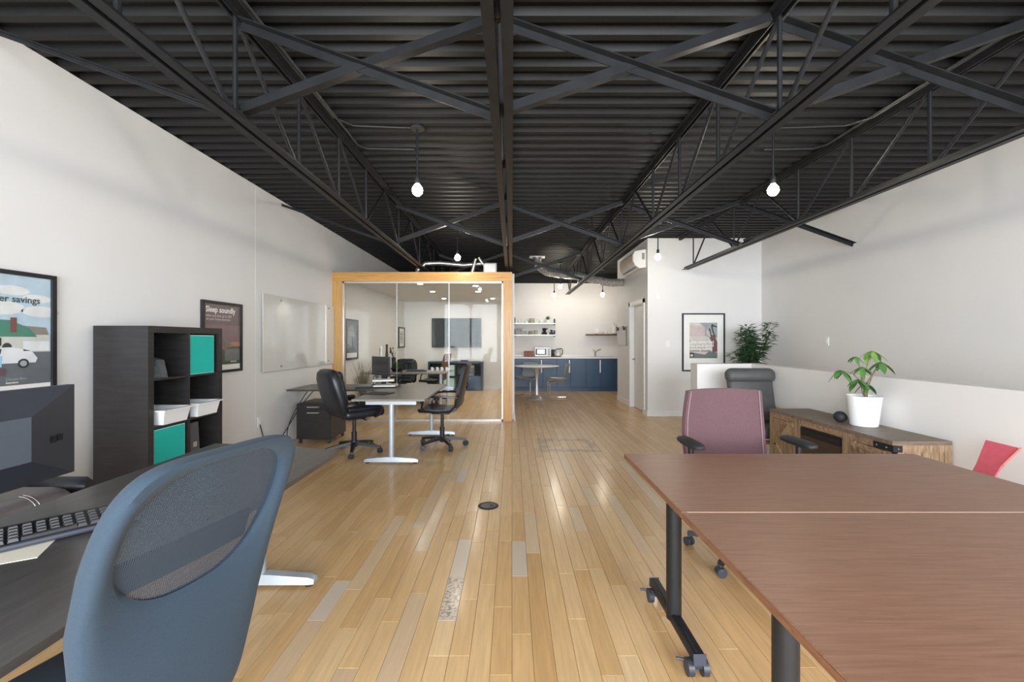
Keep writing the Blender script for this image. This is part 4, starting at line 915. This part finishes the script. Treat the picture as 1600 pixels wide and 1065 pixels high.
for k, ((px, py), dy, nl, ln, mn) in enumerate(clusters):
    c = P2(px, py, dy); st = root+Vector((-.02, 0, .13 if k != 5 else .03)) if k not in (4, 6) else root+Vector((.03, .02, .08)); mid_ = st.lerp(c, .5)+Vector((0, 0, .03))
    obj('leaf_stalk', B().tube([st, mid_, c], [.004, .0032, .0025], 6), 'stem', t)
    for i in range(nl):
        a = 2*PI*i/nl+k*.7; dr_ = Vector((math.cos(a), math.sin(a)*.8, -.55+.25*math.sin(a*2+k))).normalized(); l_ = ln*(.85+.3*random.random())
        sd = dr_.cross(Vector((0, 0, 1))).normalized(); up = sd.cross(dr_); rows_ = []
        for q, wd in ((0, .04), (.2, .16), (.45, .23), (.7, .20), (.88, .10), (1, .01)):
            m_ = c+dr_*l_*q+Vector((0, 0, -.35*l_*q*q)); rows_.append([m_-sd*wd*l_+up*.12*wd*l_, m_, m_+sd*wd*l_+up*.12*wd*l_])
        obj('leaf', B().sheet(rows_, .0012), mn, t, ang=70)
single('speaker', B().sphere((0, 0, .045), .048, (1, 1.1, .94), 20, 12), 'black_soft', 'small round black speaker beside the white pot', 'speaker', (2.758, 3.662, HC))
# --- leafy plant in the corner behind the half wall
t = thing('potted_plant', 'tall bushy green plant standing behind the half wall corner', 'plant', (3.93, 7.22, 0))
obj('pot', B().lathe([(.01, 0), (.13, 0), (.17, .32), (.16, .32), (.15, .29), (.01, .28)], n=28), 'black_soft', t)
b = B(); lv = B(); rnd = random.Random(5)
stems = []
for i in range(13):
    a = rnd.uniform(0, 2*PI); sp = rnd.uniform(.05, .27); top = Vector((math.cos(a)*sp-.04, math.sin(a)*sp*.7, rnd.uniform(1.15, 1.62)))
    stems.append((Vector((rnd.uniform(-.06, .06), rnd.uniform(-.06, .06), .28)), top))
stems += [(Vector((.03, 0, .28)), Vector((.33, -.05, 1.66))), (Vector((.03, 0, .28)), Vector((.30, -.1, 1.50)))]
for s0, tp in stems:
    m1 = s0.lerp(tp, .55); m1.x *= .55; m1.y *= .55; pts = [s0, m1, tp]; b.tube(pts, [.008, .006, .003], 5)
    for j in range(130):
        q = rnd.uniform(.35, 1.0); p = (s0.lerp(m1, q*2) if q < .5 else m1.lerp(tp, q*2-1)); a = rnd.uniform(0, 2*PI); l_ = rnd.uniform(.09, .15)
        d = Vector((math.cos(a), math.sin(a), rnd.uniform(-.3, .7))).normalized(); sd = d.cross(Vector((0, 0, 1))).normalized()*l_*.17; p = p+d*rnd.uniform(.0, .07)
        lv.add([p, p+d*l_*.4+sd, p+d*l_+Vector((0, 0, -.2*l_)), p+d*l_*.4-sd], [(0, 1, 2), (0, 2, 3)])
obj('stems', b, 'stem', t); o = obj('foliage', lv, 'leaf_dark', t, smooth=False); o['kind'] = 'stuff'
# --- floor box
t = thing('floor_box', 'round black power outlet cover set in the maple floor', 'floor outlet', (-.196, 3.60, 0))
obj('ring', B().lathe([(.06, .001), (.084, .001), (.086, .003), (.080, .007), (.06, .007), (.06, .001)], n=36), 'iron', t); obj('lid', B().lathe([(.002, .002), (.060, .002), (.060, .006), (.002, .006)], n=36), 'caster', t)
obj('latch', B().box(.015, .045, -.012, .012, .006, .009), 'iron', t, smooth=False)

# ------------------------------------------------------------------ inside the office
t = thing('low_shelf', 'long low black cube shelf under the television', 'shelf', (-1.53, 11.93, 0)); W4, H2 = .735, .79
obj('carcass', B().box(-W4, W4, -.19, .19, H2-.05, H2).box(-W4, W4, -.19, .19, 0, .05).box(-W4, -W4+.05, -.19, .19, .05, H2-.05).box(W4-.05, W4, -.19, .19, .05, H2-.05), 'navy_dark', t, smooth=False)
obj('back_panel', B().box(-W4+.05, W4-.05, .18, .19, .05, H2-.05), 'cell_dark', t, smooth=False)
for i in (-1, 0, 1): obj('divider', B().box(i*.343-.008, i*.343+.008, -.19, .18, .05, H2-.05), 'navy_dark', t, smooth=False)
obj('shelf', B().box(-W4+.05, W4-.05, -.188, .18, .387, .403), 'navy_dark', t, smooth=False)
d = obj('door', B().box(.355, .68, -.195, -.18, .055, .385), 'navy', t, smooth=False); obj('knob', B().sphere((.40, -.2, .33), .012), 'alu', d)
for x, z, w_, m_, lab in ((-.17, .405, .29, 'teal_edge', 'pale teal box in the upper row of the low office shelf'), (-.17, .052, .29, 'teal_edge', 'pale teal box in the lower row of the low office shelf'), (.44, .405, .13, 'clear_plastic', 'clear plastic binder box in the low office shelf')):
    t2 = thing('storage_box', lab, 'box', (-1.53+x, 11.9, z)); obj('box', B().box(-w_/2, w_/2, -.16, .15, 0, .29), m_, t2, smooth=False); obj('front_edge', B().box(-w_/2, w_/2, -.165, -.16, .24, .25), 'alu', t2, smooth=False)
single('plastic_bag', B().sphere((0, 0, .11), .13, (.9, .8, .85), 12, 8).tube([(0, 0, .2), (.02, 0, .27)], [.05, .015], 8), 'paper', 'crumpled white bag in the low office shelf', 'bag', (-1.53+.19, 11.86, .052))
single('router', B().box(-.1, .1, -.06, .06, 0, .03).box(-.09, -.08, .03, .04, .03, .11), 'black', 'flat black router on the low office shelf', 'router', (-1.30, 11.9, H2))
def mug(nm, lab, x, y, z, r, h, m_, grp, handle=True, prof=None):
    t = thing(nm, lab, nm.replace('_', ' '), (x, y, z), random.uniform(-60, 60), grp)
    obj('cup' if handle else 'bowl' if 'bowl' in nm else 'body', B().lathe(prof or [(.003, 0), (r*.85, 0), (r, h*.15), (r, h), (r*.9, h), (r*.88, h*.12), (.003, h*.1)], n=16), m_, t)
    if handle: obj('handle', B().tube([(r*.95, 0, h*.75), (r*1.6, 0, h*.72), (r*1.6, 0, h*.3), (r*.95, 0, h*.25)], .006, 6), m_, t)
    return t
for i in range(4): mug('mug', 'white mug in the row at the end of the office desk', -1.66+.10*i, 9.05+.03*(i % 2), .73, .028, .075, 'white_matte', 'white mugs on the office desk')
t = thing('grass_plant', 'tall dry ornamental grass in a pot behind the glass front', 'plant', (-2.72, 7.95, 0))
obj('pot', B().lathe([(.01, 0), (.11, 0), (.14, .26), (.13, .26), (.12, .24), (.01, .23)], n=24), 'black_soft', t); b = B()
for i in range(70):
    a = rnd.uniform(0, 2*PI); l_ = rnd.uniform(.45, .78); sp = rnd.uniform(.02, .22); p0 = Vector((rnd.uniform(-.05, .05), rnd.uniform(-.05, .05), .22)); d = Vector((math.cos(a), math.sin(a), 0))
    b.tube([p0, p0+d*sp*.35+Vector((0, 0, l_*.6)), p0+d*sp+Vector((0, 0, l_))], [.005, .004, .001], 4)
o = obj('blades', b, 'grass', t); o['kind'] = 'stuff'
t = thing('desk_plant', 'low grey-green plant in a bowl on the office desk', 'plant', (-2.33, 8.85, .73)); obj('bowl', B().lathe([(.005, 0), (.09, 0), (.14, .07), (.13, .07), (.005, .05)], n=20), 'black', t); b = B()
for i in range(110):
    a = rnd.uniform(0, 2*PI); e_ = rnd.uniform(.1, 1.2); d = Vector((math.cos(a)*math.cos(e_), math.sin(a)*math.cos(e_), math.sin(e_))); sd = d.cross(Vector((.1, .2, 1))).normalized()*.012; p = d*.05+Vector((0, 0, .06)); l_ = rnd.uniform(.08, .17); b.add([p, p+d*l_*.5+sd, p+d*l_, p+d*l_*.5-sd], [(0, 1, 2, 3)])
o = obj('foliage', b, 'leaf_dark', t, smooth=False); o['kind'] = 'stuff'
for i, (x, y, h, m_, lab) in enumerate(((-2.70, 9.0, .52, 'white_matte', 'slender white vase on the office desk'), (-2.60, 9.05, .55, 'black', 'slender black vase on the office desk, tallest of three'), (-2.74, 9.1, .47, 'iron', 'dark grey slender vase on the office desk'))):
    single('vase', B().lathe([(.004, 0), (.035, 0), (.042, h*.2), (.03, h*.6), (.02, h*.8), (.024, h), (.015, h), (.004, h*.9)], n=16), m_, lab, 'vase', (x, y, .73))
t = thing('flower_stem', 'dark dried flowers in a small black pot on the office desk', 'flowers', (-2.47, 9.1, .73)); obj('pot', B().lathe([(.004, 0), (.04, 0), (.045, .28), (.035, .28), (.004, .25)], n=16), 'black', t); b = B()
for i in range(9):
    a = rnd.uniform(0, 2*PI); tp = Vector((math.cos(a)*.07, math.sin(a)*.07, rnd.uniform(.36, .47))); b.tube([(0, 0, .26), tp], .003, 5).sphere(tp, .016, n=6, m=4)
obj('flowers', b, 'black_soft', t)
single('document_tray', B().box(-.2, .2, -.13, .13, 0, .02).box(-.18, .15, -.1, .1, .02, .035), 'black', 'flat black document tray on the office desk', 'tray', (-1.95, 8.9, .73), 8)

# ------------------------------------------------------------------ kitchen
YK = 11.62
xs = [.055, .82, 1.565, 2.385, 3.0]
for i, (a, c) in enumerate(zip(xs, xs[1:])):
    t = thing('base_cabinet', ['navy base cabinet behind the round table, under the microwave', 'navy base cabinet under the kettle', 'navy base cabinet under the bare stretch of worktop and sink', 'navy base cabinet at the washroom end of the worktop'][i], 'cabinet', ((a+c)/2, YK+.3, 0), group='navy kitchen base cabinets')
    obj('carcass', B().box(a+.002, c-.002, YK+.02, YB-.02, .10, .872), 'navy_dark', t, True, False); obj('plinth', B().box(a, c, YK+.05, YK+.07, 0, .10), 'navy', t, True, False)
    nd = 2 if c-a > .6 else 1
    for k in range(nd):
        x0, x1 = a+(c-a)*k/nd, a+(c-a)*(k+1)/nd
        d = obj('door', B().pad(((x0+x1)/2, YK+.01, .492), (x1-x0-.005, .02, .752), .002, seg=1), 'navy', t, True, False)
        if k == nd-1 and i < 3: obj('handle', B().box(x1-.05, x1-.02, YK-.022, YK-.012, .50, .84).box(x1-.045, x1-.025, YK-.012, YK, .52, .54).box(x1-.045, x1-.025, YK-.012, YK, .80, .82), 'white_plastic', d, True, False)
t = thing('worktop', 'long white kitchen worktop with a back ledge', 'worktop', (1.5, YK+.3, .875)); obj('slab', B().pad((1.525, YK+.30, .8935), (2.95, .64, .037), .004, seg=2), 'quartz', t, True, False); obj('upstand', B().box(.05, 3.0, YB-.045, YB-.022, .912, .95), 'quartz', t, True, False)
t = thing('kitchen_faucet', 'chrome single-lever faucet at the kitchen sink', 'faucet', (2.32, 12.14, .912)); obj('spout', B().cyl((0, 0, 0), (0, 0, .12), .022).tube([(0, 0, .11), (.04, -.03, .16), (.13, -.10, .20)], .013, 8), 'lever', t); obj('lever', B().tube([(0, 0, .12), (-.02, .0, .16), (-.05, .0, .19)], .008, 8), 'lever', t)
t = thing('sink', 'inset steel sink rim in the white worktop', 'sink', (2.35, YK+.28, .9121)); obj('rim', B().rings([[(x*q, y*q, z) for x, y in ((-.28, -.2), (.28, -.2), (.28, .2), (-.28, .2))] for q, z in ((1, 0), (1, .004), (.92, .004), (.92, .001))], caps=False), 'alu', t, smooth=False); obj('basin', B().box(-.255, .255, -.18, .18, .0, .0015), 'lever', t, smooth=False)
t = thing('microwave_oven', 'white microwave oven with dark window on the worktop', 'microwave', (.84, 11.98, .912))
obj('case', B().pad((0, 0, .135), (.44, .34, .25), .008, seg=2), 'white_gloss', t); d = obj('door', B().box(-.215, .10, -.182, -.17, .025, .25), 'white_gloss', t, smooth=False); obj('window', B().box(-.20, .085, -.185, -.182, .06, .225), 'black', d, smooth=False); obj('screen_glass', B().box(-.16, .05, -.187, -.185, .085, .205), 'board_grey', d, smooth=False)
obj('control_panel', B().box(.115, .205, -.18, -.17, .03, .245), 'white_plastic', t, smooth=False)
for k in range(4): obj('button', B().cyl((.16, -.18, .06+.045*k), (.16, -.19, .06+.045*k), .016, n=12), 'iron', t)
for x in (-.18, .18): obj('foot', B().cyl((x, -.12, 0), (x, -.12, .012), .015).cyl((x, .12, 0), (x, .12, .012), .015), 'rubber', t)
t = thing('wooden_box', 'small reddish wooden box left beside the microwave', 'box', (.46, 11.95, .912)); obj('box', B().pad((0, 0, .07), (.25, .2, .14), .004, seg=1), 'box_wood', t); obj('lid', B().pad((0, 0, .148), (.255, .205, .014), .003, seg=1), 'box_wood', t)
t = thing('coffee_grinder', 'small black coffee grinder between microwave and kettle', 'grinder', (1.115, 11.93, .912)); obj('base', B().lathe([(.004, 0), (.05, 0), (.055, .03), (.04, .1), (.03, .105), (.004, .105)], n=18), 'black', t); obj('lid', B().lathe([(.03, .105), (.045, .11), (.048, .17), (.03, .20), (.004, .205)], n=18), 'caster', t)
t = thing('electric_kettle', 'steel electric kettle with black handle on the worktop', 'kettle', (1.26, 11.95, .912)); obj('base', B().lathe([(.004, 0), (.085, 0), (.085, .022), (.004, .022)], n=22), 'black', t); obj('body', B().lathe([(.004, .024), (.078, .024), (.080, .06), (.062, .19), (.06, .2), (.004, .2)], n=24), 'glassware', t); obj('lid', B().lathe([(.06, .2), (.055, .215), (.01, .225), (.004, .235)], n=18), 'black', t); obj('handle', B().tube([(.04, 0, .22), (.10, 0, .225), (.13, 0, .18), (.12, 0, .08), (.085, 0, .04)], .012, 8), 'black', t); obj('spout', B().tube([(-.055, 0, .15), (-.09, 0, .19)], [.02, .012], 8), 'black', t)
# shelves
YS = 12.12
for z, lab in ((1.815, 'upper white kitchen shelf holding mugs and a small plant'), (1.495, 'lower white kitchen shelf holding glasses and jars')):
    t = thing('wall_shelf', lab, 'shelf', (.63, YS, z)); obj('board', B().pad((0, 0, .009), (1.13, .22, .018), .002, seg=1), 'white_matte', t); obj('lip', B().box(-.565, .565, -.113, -.110, -.004, .022), 'alu', t, smooth=False)
    for x in (-.555, .555): obj('bracket', B().box(x-.012, x+.012, -.10, .11, -.02, 0).box(x-.015, x+.015, .085, .112, -.03, .15 if x > 0 else .19).box(x-.006, x+.006, -.105, -.09, -.01, .13), 'iron', t, smooth=False)
t = thing('wall_shelf', 'brown wooden kitchen shelf above the sink', 'shelf', (2.55, YS, 1.515)); obj('board', B().pad((0, 0, .011), (.98, .22, .024), .002, seg=1), 'shelf_wood', t); obj('rail', B().box(-.49, .49, .09, .108, -.02, 0), 'shelf_wood', t, smooth=False)
zu, zl, zr = 1.834, 1.514, 1.539
g1, g2, g3 = 'crockery on the upper kitchen shelf', 'glasses and jars on the lower kitchen shelf', 'crockery on the brown kitchen shelf'
for x in (.12, .20, .28): mug('mug', 'white mug at the office end of the upper kitchen shelf', x, YS, zu, .038, .095, 'white_matte', g1)
for x, h in ((.40, .06),): mug('serving_bowl', 'low white bowl on the upper kitchen shelf', x, YS, zu, .05, h, 'white_matte', g1, False)
mug('glass_jar', 'pale glass jar with cream contents on the upper kitchen shelf', .545, YS, zu, .06, .14, 'jar', g1, False); mug('glass_jar', 'pale pink canister beside the glass jar on the upper kitchen shelf', .66, YS, zu, .045, .13, 'white_matte', g1, False); mug('mug', 'single white mug in the middle of the upper kitchen shelf', .80, YS, zu, .04, .08, 'white_matte', g1)
t = thing('shelf_plant', 'small spiky green plant in a white pot on the upper kitchen shelf', 'plant', (1.0, YS, zu)); obj('pot', B().lathe([(.004, 0), (.06, 0), (.072, .10), (.064, .10), (.004, .09)], n=18), 'white_matte', t)
for i in range(16):
    a = 2*PI*i/16*2.4; e_ = .5+.06*i; d = Vector((math.cos(a)*math.cos(e_), math.sin(a)*math.cos(e_), math.sin(e_))); sd = d.cross(Vector((0, 0, 1))).normalized()*.016; p = Vector((0, 0, .09)); l_ = .12
    obj('leaf', B().sheet([[p-sd*.5, p, p+sd*.5], [p+d*l_*.5-sd, p+d*l_*.5, p+d*l_*.5+sd], [p+d*l_-sd*.1, p+d*l_, p+d*l_+sd*.1]], .002), 'leaf_dark', t)
for i in range(6): mug('drinking_glass', ('tall' if i % 2 else 'short')+' clear tumbler in the group on the lower kitchen shelf', .115+.055*i, YS-.06+.05*(i % 2), zl, .024, .13 if i % 2 else .10, 'drink_glass', g2, False)
for i in range(2): mug('wine_glass', 'clear stemmed glass on the lower kitchen shelf', .17+.09*i, YS+.06, zl, .03, .2, 'drink_glass', g2, False, [(.003, 0), (.03, 0), (.004, .008), (.004, .09), (.025, .11), (.034, .16), (.028, .2), (.026, .2), (.03, .15), (.003, .1)])
mug('storage_jar', 'olive filled storage jar on the lower kitchen shelf', .51, YS, zl, .05, .11, 'green_jar', g2, False); mug('storage_jar', 'speckled beige storage jar on the lower kitchen shelf', .66, YS, zl, .052, .13, 'jar', g2, False)
t = thing('coffee_maker', 'small black moka pot with dark stacked cups on the lower kitchen shelf', 'coffee pot', (.90, YS, zl)); obj('body', B().lathe([(.004, 0), (.075, 0), (.08, .04), (.05, .08), (.03, .09), (.05, .12), (.06, .17), (.03, .19), (.004, .19)], n=18), 'black', t); obj('spout', B().tube([(.04, 0, .15), (.1, 0, .18)], [.02, .01], 8), 'black', t)
for i, (x, z) in enumerate(((1.07, 0), (1.13, 0), (1.10, .075))): mug('cup', 'dark cup stacked on two others beside the shelf bracket' if z else 'dark lower cup of the small pile beside the shelf bracket', x, YS, zl+z, .032, .07, 'caster', g2, False)
t = thing('plate', 'white round plate leaning upright on the brown kitchen shelf', 'plate', (2.35, YS, zr)); obj('dish', B().lathe([(.004, 0), (.05, 0), (.08, .012), (.078, .016), (.05, .006), (.004, .005)], n=24, M=Matrix.Translation((0, .04, .08)) @ Matrix.Rotation(R(80), 4, 'X')), 'white_gloss', t); obj('stand', B().bar((-.05, -.02, .004), (.05, -.02, .004), .05, .008), 'shelf_wood', t)
mug('cup', 'small brownish cup on the brown kitchen shelf', 2.51, YS, zr, .034, .065, 'cream', g3); mug('cup', 'white cup on the brown kitchen shelf', 2.62, YS, zr, .036, .08, 'white_matte', g3)
t = thing('paper_towel_roll', 'white paper towel roll standing on the brown kitchen shelf', 'paper towel', (2.84, YS, zr)); obj('holder', B().lathe([(.004, 0), (.07, 0), (.07, .01), (.008, .012), (.008, .29), (.004, .3)], n=18), 'iron', t); obj('roll', B().lathe([(.012, .013), (.06, .013), (.06, .26), (.012, .26)], n=24), 'white_matte', t)
# tulip table and clear chairs
t = thing('round_table', 'white round pedestal table in the kitchen corner', 'table', (.58, 10.2, 0))
obj('table_top', B().lathe([(.01, .742), (.42, .742), (.515, .755), (.525, .765), (.515, .772), (.01, .772)], n=48), 'white_gloss', t); obj('pedestal', B().lathe([(.02, 0), (.26, 0), (.255, .012), (.14, .03), (.07, .09), (.04, .25), (.036, .45), (.06, .64), (.11, .735), (.02, .742)], n=32), 'alu', t)
def ghost(label, loc, rz):
    t = thing('acrylic_chair', label, 'chair', loc, rz, 'clear acrylic chairs at the round table')
    pr = [(.23, .44), (.20, .455), (.05, .44), (-.10, .435), (-.18, .455), (-.215, .52), (-.235, .62), (-.255, .74), (-.275, .82)]
    g = [[(.21*u*(1 if i < 7 else .95), y+.05*u*u*(z > .5), z+.05*u*u*(z < .5)) for u in [-1+j/4 for j in range(9)]] for i, (y, z) in enumerate(pr)]
    obj('seat_shell', B().sheet(g, -.012), 'acrylic', t, ang=60)
    b = B().tube([(-.19, -.17, .43), (-.20, .16, .42), (-.20, .20, .38), (-.20, .20, .06), (-.20, .16, .014), (-.20, -.22, .014), (-.17, -.25, .014), (.17, -.25, .014), (.20, -.22, .014), (.20, .16, .014), (.20, .20, .06), (.20, .20, .38), (.20, .16, .42), (.19, -.17, .43)], .012, 8)
    obj('sled_frame', b, 'chrome', t); obj('seat_bar', B().cyl((-.19, .05, .428), (.19, .05, .428), .01), 'chrome', t)
ghost('clear acrylic chair on a chrome frame, back towards the washroom door', (1.06, 10.15, 0), 92); ghost('clear acrylic chair on a chrome frame, turned towards the office wall side', (.36, 10.62, 0), 150)
